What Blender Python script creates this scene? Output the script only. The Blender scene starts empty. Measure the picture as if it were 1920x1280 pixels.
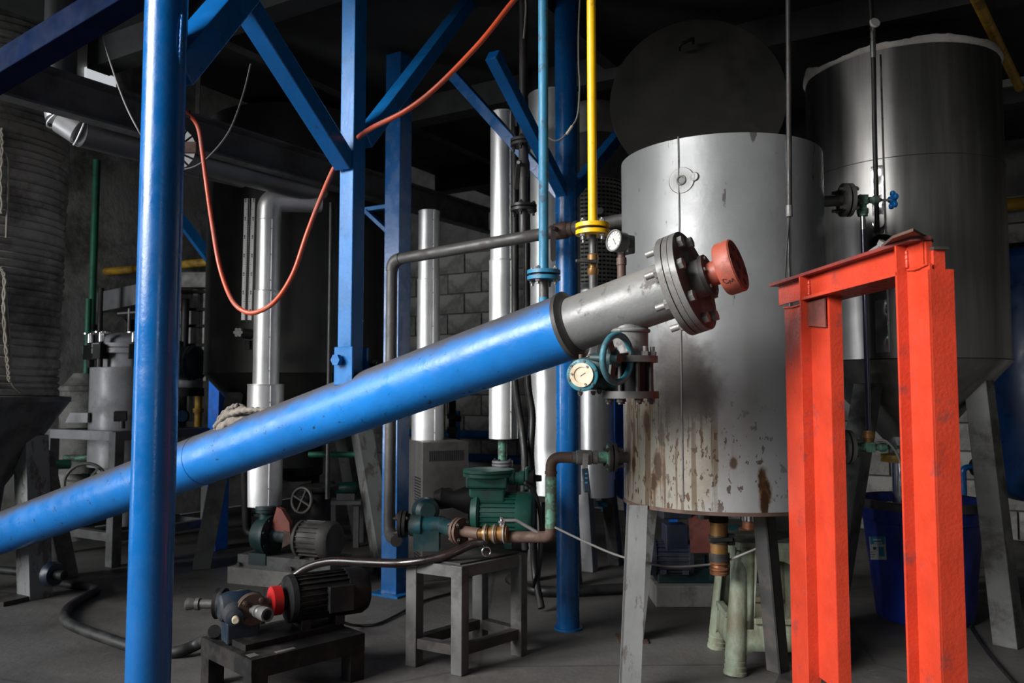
import bpy, math, random
from mathutils import Vector, Matrix, Quaternion
random.seed(7)
V = Vector
C = bpy.context.scene.collection
SC = bpy.context.scene

# ------------------------------------------------------------------ camera
F, PITCH, EYE = 1550.0, math.atan(100 / 1550), 1.0
cam_d = bpy.data.cameras.new('camera'); cam = bpy.data.objects.new('camera', cam_d); C.objects.link(cam)
cam.location = (0, 0, EYE); cam.rotation_euler = (math.pi / 2 + PITCH, 0, 0)
cam_d.sensor_width = 36; cam_d.lens = F / 1920 * 36; cam_d.clip_start = .05
cam_d.dof.use_dof = True; cam_d.dof.focus_distance = 2.6; cam_d.dof.aperture_fstop = 5.0
SC.camera = cam
# the building stands turned to the camera: A runs along the back wall, B along the left wall
PHI = math.radians(-30.7)
A = V((math.cos(PHI), math.sin(PHI), 0)); B = V((math.sin(PHI), -math.cos(PHI), 0))
C0 = V((-1.68, 8.85, 0))
def room(a, b, z=0): return C0 + A * a + B * b + V((0, 0, z))

# ------------------------------------------------------------------ world, daylight, exposure
w = bpy.data.worlds.new('overcast_sky'); SC.world = w; w.use_nodes = True
bg = w.node_tree.nodes['Background']; bg.inputs[0].default_value = (.80, .88, 1, 1); bg.inputs[1].default_value = .15
def daylight(name, c, to, sx, sz, power, col, spread=150):
    d = bpy.data.lights.new(name, 'AREA'); d.shape = 'RECTANGLE'; d.size = sx; d.size_y = sz; d.energy = power; d.color = col
    d.spread = math.radians(spread)
    o = bpy.data.objects.new(name, d); C.objects.link(o); o.location = c
    o.rotation_euler = V(to).to_track_quat('-Z', 'Y').to_euler()
    return o
daylight('door_daylight', V((-4.8, -1.2, 3.5)), V((7.0, 3.2, -3.1)), 4.4, 3.0, 250, (1, .99, .97), 66)
daylight('gate_daylight', room(8.85, 8.8, 1.3), -A + B * .0 + V((0, 0, -.2)), .7, 2.2, 16, (.90, .95, 1), 150)
daylight('left_fill_light', room(.12, 7.0, 1.3), A * 1.3 - B * 2.6 + V((0, 0, -.15)), 1.4, 2.2, 58, (.95, .98, 1), 96)  # fill lamp added to brighten the rope-wound tank, no door stands here
SC.view_settings.view_transform = 'Standard'; SC.view_settings.look = 'None'
SC.view_settings.exposure = 0.0; SC.view_settings.gamma = 1; SC.view_settings.use_curve_mapping = False

# ------------------------------------------------------------------ helpers
CP, SP = math.cos(PITCH), math.sin(PITCH)
def W(px, py, y):
    'point at world depth y seen at a pixel of the 1920x1280 photograph'
    u, v = (px - 960) / F, (640 - py) / F
    d = V((u, CP - v * SP, SP + v * CP))
    return V((0, 0, EYE)) + d * (y / d.y)
def R3(rz=0, rx=0, ry=0): return Matrix.Rotation(rz, 3, 'Z') @ Matrix.Rotation(ry, 3, 'Y') @ Matrix.Rotation(rx, 3, 'X')
def frame(d, up=V((0, 0, 1))):
    d = d.normalized()
    if abs(d.dot(up)) > .98: up = V((0, 1, 0))
    s = d.cross(up).normalized(); return s, s.cross(d).normalized(), d

class MB:
    def __init__(s): s.v = []; s.f = []; s.sm = []
    def add(s, vs, fs, smooth=False):
        n = len(s.v); s.v += [V(x) for x in vs]; s.f += [tuple(i + n for i in f) for f in fs]; s.sm += [smooth] * len(fs); return s
    def box(s, c, size, R=None):
        c = V(c); h = [x / 2 for x in size]; vs = []
        for x in (-1, 1):
            for y in (-1, 1):
                for z in (-1, 1):
                    p = V((x * h[0], y * h[1], z * h[2])); vs.append(c + (R @ p if R else p))
        return s.add(vs, [(0, 1, 3, 2), (4, 6, 7, 5), (0, 4, 5, 1), (2, 3, 7, 6), (0, 2, 6, 4), (1, 5, 7, 3)])
    def bx(s, x0, x1, y0, y1, z0, z1): return s.box(((x0 + x1) / 2, (y0 + y1) / 2, (z0 + z1) / 2), (x1 - x0, y1 - y0, z1 - z0))
    def beam(s, p0, p1, wd, ht, up=V((0, 0, 1))):
        p0, p1 = V(p0), V(p1); a, b, d = frame(p1 - p0, up); L = (p1 - p0).length
        R = Matrix((a, b, d)).transposed(); return s.box((p0 + p1) / 2, (wd, ht, L), R)
    def prism(s, pts, o, ux, uy, ext):
        n = len(pts); o, ux, uy, ext = V(o), V(ux), V(uy), V(ext)
        b = [o + ux * p[0] + uy * p[1] for p in pts]; t = [p + ext for p in b]
        s.add(b, [tuple(range(n))[::-1]]); s.add(t, [tuple(range(n))])
        for i in range(n):
            j = (i + 1) % n; s.add([b[i], b[j], t[j], t[i]], [(0, 1, 2, 3)])
        return s
    def lathe(s, o, d, prof, n=28, cap0=True, cap1=True, arc=None):
        'prof: list of (distance along d, radius)'
        o = V(o); a, b, d = frame(V(d)); closed = arc is None
        m = n if closed else n + 1
        def ring(t, r):
            out = []
            for i in range(m):
                g = 2 * math.pi * i / n if closed else arc[0] + (arc[1] - arc[0]) * i / n
                out.append(o + d * t + (a * math.cos(g) + b * math.sin(g)) * r)
            return out
        prev = None; base = 0
        for k in range(len(prof) - 1):
            (t0, r0), (t1, r1) = prof[k], prof[k + 1]
            ang = math.atan2(r1 - r0, t1 - t0)
            share = prev is not None and abs((ang - prev + math.pi) % (2 * math.pi) - math.pi) < .7
            prev = ang
            if not share: base = len(s.v); s.v += ring(t0, r0)
            b1 = len(s.v); s.v += ring(t1, r1)
            for i in range(n):
                j = (i + 1) % m; s.f.append((base + i, base + j, b1 + j, b1 + i)); s.sm.append(True)
            base = b1
        if closed:
            if cap0 and prof[0][1] > 1e-5: s.add(ring(*prof[0]), [tuple(range(m))[::-1]])
            if cap1 and prof[-1][1] > 1e-5: s.add(ring(*prof[-1]), [tuple(range(m))])
        return s
    def cyl(s, p0, p1, r, r1=None, n=24, cap=True):
        p0, p1 = V(p0), V(p1); return s.lathe(p0, p1 - p0, [(0, r), ((p1 - p0).length, r if r1 is None else r1)], n, cap, cap)
    def tube(s, path, r, n=10, cap=True, rf=None):
        path = [V(p) for p in path]; a, b, d = frame(path[1] - path[0]); base = None; first = None
        for i, p in enumerate(path):
            if i == 0: t = path[1] - path[0]
            elif i == len(path) - 1: t = path[-1] - path[-2]
            else: t = (path[i + 1] - path[i]).normalized() + (path[i] - path[i - 1]).normalized()
            t.normalize(); a = (a - t * a.dot(t)).normalized(); b = t.cross(a)
            rr = rf(i) if rf else r
            ring = [p + (a * math.cos(2 * math.pi * k / n) + b * math.sin(2 * math.pi * k / n)) * rr for k in range(n)]
            nb = len(s.v); s.v += ring
            if base is not None:
                for k in range(n):
                    j = (k + 1) % n; s.f.append((base + k, base + j, nb + j, nb + k)); s.sm.append(True)
            base = nb
            if i == 0: first = ring
            last = ring
        if cap: s.add(first, [tuple(range(n))[::-1]]); s.add(last, [tuple(range(n))])
        return s
    def torus(s, c, d, R, r, n=32, m=10, arc=1.0):
        c = V(c); a, b, d = frame(V(d)); N = n if arc >= 1 else n + 1; base = len(s.v)
        for i in range(N):
            g = 2 * math.pi * arc * i / n; e = a * math.cos(g) + b * math.sin(g)
            for k in range(m):
                h = 2 * math.pi * k / m; s.v.append(c + e * (R + r * math.cos(h)) + d * (r * math.sin(h)))
        for i in range(n):
            j = (i + 1) % N
            for k in range(m):
                l = (k + 1) % m; s.f.append((base + i * m + k, base + j * m + k, base + j * m + l, base + i * m + l)); s.sm.append(True)
        return s
    def hexa(s, c, d, r, h): return s._flat(c, d, r, h, 6)
    def _flat(s, c, d, r, h, n):
        c = V(c); a, b, d = frame(V(d))
        lo = [c + (a * math.cos(2 * math.pi * i / n) + b * math.sin(2 * math.pi * i / n)) * r for i in range(n)]
        hi = [p + d * h for p in lo]
        return s.add(lo + hi, [tuple(range(n))[::-1], tuple(range(n, 2 * n))] + [(i, (i + 1) % n, n + (i + 1) % n, n + i) for i in range(n)])
    def grid(s, fn, nu, nv, smooth=True, wrap=False):
        base = len(s.v); m = nu if wrap else nu + 1
        for i in range(m):
            for j in range(nv + 1): s.v.append(V(fn(i / nu, j / nv)))
        for i in range(nu):
            k = (i + 1) % m
            for j in range(nv):
                s.f.append((base + i * (nv + 1) + j, base + k * (nv + 1) + j, base + k * (nv + 1) + j + 1, base + i * (nv + 1) + j + 1)); s.sm.append(smooth)
        return s
    def mesh(s, name, off):
        me = bpy.data.meshes.new(name); me.from_pydata([tuple(p - off) for p in s.v], [], s.f)
        me.polygons.foreach_set('use_smooth', s.sm); me.update(); return me
def arcpath(pts, r, n=7):
    'pipe path with rounded corners'
    pts = [V(p) for p in pts]; out = [pts[0]]
    for i in range(1, len(pts) - 1):
        a, b, c = pts[i - 1], pts[i], pts[i + 1]; u, v = (a - b).normalized(), (c - b).normalized()
        ang = u.angle(v); t = min(r / math.tan(ang / 2), (a - b).length * .49, (c - b).length * .49)
        p0, p1 = b + u * t, b + v * t
        for k in range(n + 1):
            q = k / n; out.append((p0.lerp(b, q)).lerp(b.lerp(p1, q), q))
    out.append(pts[-1]); return out
def spline(pts, n=10):
    pts = [V(p) for p in pts]; P = [pts[0] * 2 - pts[1]] + pts + [pts[-1] * 2 - pts[-2]]; out = []
    for i in range(1, len(P) - 2):
        for k in range(n):
            t = k / n; a, b, c, d = P[i - 1:i + 3]
            out.append(.5 * ((2 * b) + (c - a) * t + (2 * a - 5 * b + 4 * c - d) * t * t + (3 * b - a - 3 * c + d) * t ** 3))
    out.append(pts[-1]); return out

ORG = {}
def thing(name, label, cat, loc, group=None):
    o = bpy.data.objects.new(name, None); C.objects.link(o); o.location = loc; o.empty_display_size = .05
    o['label'] = label; o['category'] = cat
    if group: o['group'] = group
    ORG[o.name] = V(loc); return o
def part(name, mb, m, parent, label=None, bevel=0):
    off = ORG[parent.name]; o = bpy.data.objects.new(name, mb.mesh(name, off)); C.objects.link(o); o.parent = parent
    o.data.materials.append(M[m]); ORG[o.name] = off
    if label: o['label'] = label
    if bevel: bev(o, bevel)
    return o
def bev(o, wd):
    b = o.modifiers.new('bevel', 'BEVEL'); b.width = wd; b.segments = 2; b.limit_method = 'ANGLE'; b.angle_limit = math.radians(40)
def solo(name, mb, m, label, cat, group=None, bevel=0, loc=None):
    if loc is None:
        xs = [p.x for p in mb.v]; ys = [p.y for p in mb.v]; zs = [p.z for p in mb.v]
        loc = V(((min(xs) + max(xs)) / 2, (min(ys) + max(ys)) / 2, min(zs)))
    o = bpy.data.objects.new(name, mb.mesh(name, loc)); C.objects.link(o); o.location = loc; o.data.materials.append(M[m])
    o['label'] = label; o['category'] = cat
    if group: o['group'] = group
    if bevel: bev(o, bevel)
    ORG[o.name] = V(loc); return o
def struct(name, mb, m, bevel=0):
    o = bpy.data.objects.new(name, mb.mesh(name, V((0, 0, 0)))); C.objects.link(o); o.data.materials.append(M[m]); o['kind'] = 'structure'
    ORG[o.name] = V((0, 0, 0))
    if bevel: bev(o, bevel)
    return o
_cache = {}
def piece(name, key, make, m, parent, loc, d=None, rot=None):
    'alike small pieces share one mesh; d turns +Z to a direction'
    k = (key, m)
    if k not in _cache:
        mb = MB(); make(mb); me = mb.mesh(name, V((0, 0, 0))); me.materials.append(M[m]); _cache[k] = me
    o = bpy.data.objects.new(name, _cache[k]); C.objects.link(o); o.parent = parent
    o.location = V(loc) - ORG[parent.name]
    if d is not None: o.rotation_euler = V(d).to_track_quat('Z', 'Y').to_euler()
    if rot is not None: o.rotation_euler = rot
    return o
def bolt(parent, c, d, r, h, m, stud=0.0, name='bolt'):
    def mk(mb):
        mb.hexa((0, 0, 0), (0, 0, 1), r, h)
        if stud: mb.cyl((0, 0, h), (0, 0, h + stud), r * .62, n=12)
    return piece(name, ('bolt', round(r, 4), round(h, 4), round(stud, 4)), mk, m, parent, c, d)
def boltring(parent, c, d, R, n, r, h, m, stud=0.0, ph=0.0, name='bolt'):
    a, b, dd = frame(V(d))
    for i in range(n):
        g = 2 * math.pi * i / n + ph; bolt(parent, V(c) + (a * math.cos(g) + b * math.sin(g)) * R, dd, r, h, m, stud, name)
def flange_pair(parent, c, d, r, t, nb, m, bm, gap=.006, br=.008, stud=.012, ph=.4, rim=None):
    'two bolted flange discs about c, with bolt heads and nuts'
    c = V(c); d = V(d).normalized()
    f1 = part('flange', MB().lathe(c + d * (gap / 2), d, [(0, r), (t, r), (t, .02)], 32), m, parent)
    f2 = part('flange', MB().lathe(c - d * (gap / 2), -d, [(0, r), (t, r), (t, .02)], 32), m, parent)
    part('gasket', MB().cyl(c - d * gap / 2, c + d * gap / 2, r * .8, n=24), 'black_rubber', parent)
    boltring(f1, c + d * (gap / 2 + t), d, r * .78, nb, br, br, bm, stud * .4, ph)
    boltring(f2, c - d * (gap / 2 + t), -d, r * .78, nb, br, br, bm, stud, -ph, 'nut')
    return f1, f2
# ------------------------------------------------------------------ materials (all procedural)
M = {}
def nodes(name):
    m = bpy.data.materials.new(name); m.use_nodes = True; nt = m.node_tree; nt.nodes.clear()
    out = nt.nodes.new('ShaderNodeOutputMaterial'); bs = nt.nodes.new('ShaderNodeBsdfPrincipled'); nt.links.new(bs.outputs[0], out.inputs[0])
    M[name] = m; return m, nt, bs
def N(nt, kind, **kw):
    n = nt.nodes.new('ShaderNode' + kind)
    for k, v in kw.items(): setattr(n, k, v)
    return n
def val(nt, sock, v):
    if hasattr(v, 'is_output') or isinstance(v, bpy.types.NodeSocket): nt.links.new(v, sock)
    else: sock.default_value = v
def mth(nt, op, a, b=0.0, c=None, clamp=False):
    n = N(nt, 'Math', operation=op); n.use_clamp = clamp; val(nt, n.inputs[0], a); val(nt, n.inputs[1], b)
    if c is not None: val(nt, n.inputs[2], c)
    return n.outputs[0]
def ramp(nt, x, lo, hi, a=0.0, b=1.0):
    n = N(nt, 'MapRange'); n.interpolation_type = 'SMOOTHSTEP'; val(nt, n.inputs[0], x); n.inputs[1].default_value = lo; n.inputs[2].default_value = hi
    n.inputs[3].default_value = a; n.inputs[4].default_value = b; return n.outputs[0]
def mixc(nt, f, a, b):
    n = N(nt, 'Mix', data_type='RGBA'); val(nt, n.inputs[0], f)
    for s, v in ((n.inputs[6], a), (n.inputs[7], b)):
        if isinstance(v, tuple): s.default_value = (*v[:3], 1)
        else: nt.links.new(v, s)
    return n.outputs[2]
def noise(nt, vec, scale, detail=4, rough=.6, sc=None, dist=0.0):
    if sc:
        mp = N(nt, 'Mapping'); nt.links.new(vec, mp.inputs[0]); mp.inputs[3].default_value = sc; vec = mp.outputs[0]
    n = N(nt, 'TexNoise'); nt.links.new(vec, n.inputs['Vector']); n.inputs['Scale'].default_value = scale; n.inputs['Detail'].default_value = detail
    n.inputs['Roughness'].default_value = rough; n.inputs['Distortion'].default_value = dist; return n.outputs[0]
def coord(nt): return N(nt, 'TexCoord').outputs['Object']
def blob(nt, co, c, sc, wob=.35, ns=9, lo=.25):
    'soft patch around point c (object space) with its own ragged outline'
    s1 = N(nt, 'VectorMath', operation='SUBTRACT'); nt.links.new(co, s1.inputs[0]); s1.inputs[1].default_value = c
    s2 = N(nt, 'VectorMath', operation='MULTIPLY'); nt.links.new(s1.outputs[0], s2.inputs[0]); s2.inputs[1].default_value = sc
    s3 = N(nt, 'VectorMath', operation='LENGTH'); nt.links.new(s2.outputs[0], s3.inputs[0])
    d = mth(nt, 'ADD', s3.outputs['Value'], mth(nt, 'MULTIPLY', mth(nt, 'SUBTRACT', noise(nt, co, ns, 5), .5), wob * 2))
    return ramp(nt, d, 1.0, lo)
def mk(name, col, rough=.5, metal=0.0, var=.25, vs=5, dirt=None, da=.5, ds=4, dlo=.5, dhi=.7, bump=.0, bs=60, dust=None, spec=.5, dsc=None, coat=0):
    m, nt, b = nodes(name); co = coord(nt)
    dlo -= .045; dhi -= .06
    n1 = noise(nt, co, vs, 5); c = mixc(nt, ramp(nt, n1, .3, .7), tuple(x * (1 - var) for x in col), tuple(min(1, x * (1 + var)) for x in col))
    r = ramp(nt, noise(nt, co, vs * 2.3, 4), .3, .7, max(.03, rough - .1), min(1, rough + .1))
    met = metal
    if dirt:
        f = mth(nt, 'MULTIPLY', ramp(nt, noise(nt, co, ds, 8, .7, dsc), dlo, dhi), da); c = mixc(nt, f, c, dirt)
        r = mth(nt, 'ADD', r, mth(nt, 'MULTIPLY', f, .3), clamp=True)
        if metal: met = mth(nt, 'MULTIPLY', mth(nt, 'SUBTRACT', 1.0, f), metal)
    if dust:
        g = N(nt, 'NewGeometry'); sp = N(nt, 'SeparateXYZ'); nt.links.new(g.outputs['Normal'], sp.inputs[0])
        f = mth(nt, 'MULTIPLY', ramp(nt, mth(nt, 'ADD', sp.outputs[2], mth(nt, 'MULTIPLY', mth(nt, 'SUBTRACT', noise(nt, co, 7, 5), .5), .5)), dust[1], dust[2]), dust[3])
        c = mixc(nt, f, c, dust[0]); r = mth(nt, 'ADD', r, mth(nt, 'MULTIPLY', f, .45), clamp=True)
    nt.links.new(c, b.inputs['Base Color']); val(nt, b.inputs['Roughness'], r); val(nt, b.inputs['Metallic'], met)
    b.inputs['Specular IOR Level'].default_value = spec
    if coat: b.inputs['Coat Weight'].default_value = coat; b.inputs['Coat Roughness'].default_value = .12
    if bump:
        bn = N(nt, 'Bump'); bn.inputs['Strength'].default_value = bump; bn.inputs['Distance'].default_value = .01
        nt.links.new(noise(nt, co, bs, 4), bn.inputs['Height']); nt.links.new(bn.outputs[0], b.inputs['Normal'])
    return m
DUST = (.085, .08, .072)
mk('blue_paint', (.003, .085, .275), .26, var=.12, dirt=(.01, .02, .045), da=.7, ds=14, dlo=.68, dhi=.76, bump=.06, bs=90, spec=.5)
mk('blue_paint_old', (.004, .105, .31), .36, var=.2, dirt=(.02, .06, .12), da=.5, ds=7, dlo=.60, dhi=.72, bump=.06, bs=80, spec=.3)
mk('auger_blue', (.007, .16, .50), .34, var=.12, dirt=(.006, .012, .016), da=.95, ds=30, dlo=.675, dhi=.715, bump=.08, bs=70, dust=((.055, .049, .043), .24, .80, .96))
mk('blue_far', (.008, .18, .80), .4, var=.15, dirt=(.02, .03, .06), da=.4)
mk('navy_far', (.004, .03, .11), .35, var=.3)
mk('light_blue_paint', (.022, .175, .31), .5, var=.15, dirt=(.06, .035, .025), da=.8, ds=11, dlo=.56, dhi=.68, bump=.12, bs=70)
mk('yellow_paint', (.78, .44, .004), .38, var=.1, dirt=(.12, .07, .02), da=.6, ds=14, dlo=.6, dhi=.72, bump=.05)
mk('yellow_old', (.42, .24, .01), .5, var=.2, dirt=(.05, .035, .02), da=.7, ds=8)
mk('red_paint', (.42, .036, .015), .34, var=.1, vs=9, dirt=(.10, .03, .03), da=.55, ds=13, dlo=.62, dhi=.74, bump=.14, bs=120)
mk('red_oxide', (.27, .058, .034), .5, var=.15, dirt=(.10, .03, .02), da=.6, ds=16)
mk('red_rusty', (.16, .045, .035), .6, var=.3, dirt=(.05, .02, .015), da=.7, ds=9)
mk('guard_red', (.36, .008, .008), .5, var=.2)
mk('guard_red_dull', (.22, .06, .045), .7, var=.3)
mk('grey_paint', (.135, .136, .133), .45, var=.12, dirt=(.045, .035, .03), da=.75, ds=12, dlo=.6, dhi=.7, bump=.1, bs=60, dust=((.16, .14, .12), .4, .95, .5))
mk('grey_leg', (.15, .157, .155), .5, var=.15, dirt=(.05, .035, .025), da=.7, ds=15, dlo=.57, dhi=.66, bump=.1, dsc=(1, 1, .4))
mk('grey_dark', (.085, .085, .085), .5, var=.25, dirt=(.03, .026, .022), da=.7, ds=8)
mk('grey_beam', (.10, .102, .102), .5, var=.2, dirt=(.04, .035, .03), da=.6, ds=6)
mk('grey_vessel', (.20, .20, .212), .45, var=.1, dirt=(.1, .09, .09), da=.5, ds=6)
mk('dark_steel', (.035, .034, .034), .5, .4, var=.35, dirt=(.06, .04, .03), da=.5, ds=11)
mk('black_iron', (.0075, .0075, .008), .6, .0, spec=.2, var=.4, dirt=(.035, .03, .026), da=.6, ds=9)
mk('pipe_iron', (.075, .073, .071), .5, .2, var=.25, dirt=(.05, .032, .025), da=.6, ds=9, dlo=.55, dhi=.7, bump=.12, bs=80)
mk('pipe_rust', (.085, .05, .037), .62, .2, var=.3, dirt=(.05, .03, .022), da=.7, ds=12)
mk('flange_steel', (.12, .119, .115), .42, .1, var=.2, dirt=(.06, .045, .035), da=.6, ds=14)
mk('flange_face', (.040, .038, .036), .45, .0, var=.3, dirt=(.03, .022, .018), da=.6, ds=9)
mk('bolt_steel', (.22, .22, .212), .42, .5, var=.25, dirt=(.12, .09, .07), da=.6, ds=30)
mk('bolt_dark', (.05, .045, .042), .5, .4, var=.3)
mk('stainless', (.52, .52, .51), .30, 1, var=.1, dirt=(.12, .11, .10), da=.25, ds=5)
mk('chrome', (.75, .75, .76), .16, 1, var=.05)
mk('brass', (.24, .125, .04), .42, .6, var=.3, dirt=(.09, .045, .03), da=.7, ds=18)
mk('copper_dirty', (.22, .085, .04), .42, .7, var=.4, dirt=(.03, .02, .016), da=.7, ds=16)
mk('teal_paint', (.008, .062, .078), .42, var=.25, dirt=(.012, .014, .014), da=.85, ds=13, dlo=.45, dhi=.62, bump=.06)
mk('teal_light', (.022, .15, .195), .45, var=.2, dirt=(.02, .03, .03), da=.7, ds=12, dlo=.52, dhi=.66)
mk('green_paint', (.008, .085, .062), .45, var=.2, dirt=(.015, .02, .018), da=.6, ds=9)
mk('green_pipe', (.01, .14, .075), .5, var=.25, dirt=(.02, .03, .03), da=.5)
mk('verdigris', (.11, .27, .20), .55, .2, var=.3, dirt=(.05, .05, .035), da=.8, ds=25, dlo=.48, dhi=.6)
mk('pump_blue', (.006, .017, .032), .45, var=.35, dirt=(.015, .014, .013), da=.8, ds=9)
mk('pump_teal', (.005, .028, .032), .45, var=.3, dirt=(.02, .018, .016), da=.6, ds=9)
mk('motor_black', (.0055, .0055, .006), .6, spec=.25, var=.4, dirt=(.03, .026, .022), da=.5, ds=7)
mk('motor_grey', (.036, .034, .031), .6, var=.3, dirt=(.09, .085, .075), da=.5, ds=5)
mk('motor_navy', (.02, .025, .045), .45, var=.3, dirt=(.05, .048, .045), da=.5, ds=7)
mk('black_rubber', (.0075, .0075, .008), .5, var=.4, dirt=(.04, .037, .034), da=.5, ds=6)
mk('hose_brown', (.012, .0065, .0055), .3, var=.4, coat=.3)
mk('rope', (.30, .275, .23), .9, var=.2, bump=.3, bs=150)
mk('wrap', (.32, .31, .28), .85, var=.25, vs=3, dirt=(.03, .026, .022), da=.7, ds=4, dlo=.45, dhi=.7, bump=.35, bs=40)
mk('white_wire', (.17, .165, .155), .6, var=.15)
mk('orange_hose', (.46, .06, .018), .42, var=.2, vs=4, dirt=(.20, .10, .08), da=.6, ds=5, dlo=.5, dhi=.7)
mk('cloth', (.20, .175, .15), .95, var=.3, vs=14, bump=.5, bs=60)
mk('white_foam', (.55, .53, .50), .8, var=.12, dirt=(.4, .2, .15), da=.3, ds=14)
mk('dial_white', (.40, .40, .39), .4, var=.04)
mk('cream_dial', (.50, .455, .35), .5, var=.1, dirt=(.35, .16, .03), da=.6, ds=10, dlo=.5, dhi=.68)
mk('ink', (.012, .012, .014), .6, var=.1)
mk('label_white', (.62, .63, .61), .5, var=.06)
mk('label_blue', (.03, .25, .42), .5, var=.1)
mk('bin_blue', (.020, .050, .38), .36, var=.15, dirt=(.02, .02, .04), da=.6, ds=6, dsc=(1, 1, .35))
mk('stool_green', (.26, .32, .24), .38, var=.15, dirt=(.115, .085, .05), da=.8, ds=8, dlo=.42, dhi=.68, dsc=(1, 1, .5))
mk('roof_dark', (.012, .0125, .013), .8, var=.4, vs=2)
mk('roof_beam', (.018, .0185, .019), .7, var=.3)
mk('cabinet_grey', (.095, .09, .088), .45, var=.12, dirt=(.05, .04, .035), da=.5, ds=6)
mk('lid_dark', (.014, .013, .0115), .6, .0, var=.3, vs=3, dirt=(.03, .025, .02), da=.6, ds=4)
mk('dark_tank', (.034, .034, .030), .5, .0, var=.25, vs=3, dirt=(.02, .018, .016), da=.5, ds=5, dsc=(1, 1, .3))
mk('plaster', (.66, .65, .61), .9, var=.2, vs=2, dirt=(.09, .085, .08), da=.75, ds=2.2, dlo=.45, dhi=.7, bump=.3, bs=25)
mk('mortar', (.16, .155, .15), .95, var=.3)
mk('plaster_dark', (.10, .10, .098), .9, var=.3, vs=2, dirt=(.03, .03, .03), da=.8, ds=1.6, bump=.3, bs=20)
mk('block', (.60, .59, .56), .92, var=.3, vs=6, dirt=(.08, .075, .07), da=.8, ds=3, dlo=.42, dhi=.7, bump=.5, bs=35)
mk('conc_pad', (.20, .195, .18), .9, var=.25, dirt=(.06, .055, .05), da=.7, ds=6, bump=.4, bs=30)
mk('window_sky', (.9, .93, .95), .5, var=.0)
_m, nt, b = M['window_sky'], M['window_sky'].node_tree, None
b = [n for n in nt.nodes if n.type == 'BSDF_PRINCIPLED'][0]; b.inputs['Emission Color'].default_value = (.9, .95, 1, 1); b.inputs['Emission Strength'].default_value = .55
# jacket: bright aluminium cladding sheet
def jacket(name, col, r0, r1, wave=.0, dirt=.2, metal=.8):
    m, nt, b = nodes(name); co = coord(nt)
    n1 = noise(nt, co, 3, 6, .65); c = mixc(nt, ramp(nt, n1, .35, .7), col, tuple(x * .8 for x in col))
    f = mth(nt, 'MULTIPLY', ramp(nt, noise(nt, co, 14, 8, .7, (1, 1, .3)), .55, .75), dirt); c = mixc(nt, f, c, (.15, .14, .13))
    nt.links.new(c, b.inputs['Base Color']); b.inputs['Metallic'].default_value = metal
    nt.links.new(ramp(nt, noise(nt, co, 5, 6, .6, (1, 1, .2)), .3, .7, r0, r1), b.inputs['Roughness'])
    if wave:
        bn = N(nt, 'Bump'); bn.inputs['Strength'].default_value = wave; bn.inputs['Distance'].default_value = .02
        nt.links.new(noise(nt, co, 5, 2), bn.inputs['Height']); nt.links.new(bn.outputs[0], b.inputs['Normal'])
jacket('aluminium', (.92, .92, .92), .40, .54, .10)
jacket('aluminium_bright', (.96, .96, .96), .36, .46, .25, .05, .8)
jacket('duct_zinc', (.20, .20, .205), .38, .5, .12, .5)
jacket('duct_elbow', (.70, .70, .72), .3, .42, .05)
# big stainless vessel: vertical smears
m, nt, b = nodes('vessel_steel'); co = coord(nt)
n1 = noise(nt, co, 6, 7, .65, (1, 1, .05)); n2 = noise(nt, co, 2.2, 5)
c = mixc(nt, ramp(nt, n1, .35, .68), (.30, .295, .285), (.16, .155, .15)); c = mixc(nt, ramp(nt, n2, .45, .75, 0, .5), c, (.12, .115, .11))
nt.links.new(c, b.inputs['Base Color']); b.inputs['Metallic'].default_value = .85
nt.links.new(ramp(nt, noise(nt, co, 9, 6, .6, (1, 1, .06)), .35, .7, .30, .5), b.inputs['Roughness'])
bn = N(nt, 'Bump'); bn.inputs['Strength'].default_value = .12; bn.inputs['Distance'].default_value = .02; nt.links.new(noise(nt, co, 3, 2), bn.inputs['Height']); nt.links.new(bn.outputs[0], b.inputs['Normal'])
# concrete floor
m, nt, b = nodes('floor_concrete'); co = coord(nt)
c = mixc(nt, ramp(nt, noise(nt, co, 1.1, 8, .62), .3, .72), (.112, .106, .100), (.050, .046, .042))
c = mixc(nt, mth(nt, 'MULTIPLY', ramp(nt, noise(nt, co, 3.1, 8, .7, None, .6), .54, .70), .75), c, (.045, .042, .039))
c = mixc(nt, mth(nt, 'MULTIPLY', ramp(nt, noise(nt, co, 9, 6, .7), .60, .70), .35), c, (.22, .215, .205))
vo = N(nt, 'TexVoronoi', feature='DISTANCE_TO_EDGE'); nt.links.new(co, vo.inputs['Vector']); vo.inputs['Scale'].default_value = .55
c = mixc(nt, mth(nt, 'MULTIPLY', ramp(nt, vo.outputs['Distance'], .006, .0), .7), c, (.035, .032, .03))
nt.links.new(c, b.inputs['Base Color']); nt.links.new(ramp(nt, noise(nt, co, 2, 5), .3, .7, .5, .85), b.inputs['Roughness'])
bn = N(nt, 'Bump'); bn.inputs['Strength'].default_value = .25; bn.inputs['Distance'].default_value = .01; nt.links.new(noise(nt, co, 30, 6), bn.inputs['Height']); nt.links.new(bn.outputs[0], b.inputs['Normal'])
mk('tube_black', (.012, .010, .028), .12, .0, var=.2, coat=1)
mk('red_frame_dark', (.16, .022, .018), .5, var=.25, dirt=(.05, .03, .028), da=.6, ds=9)

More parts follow.
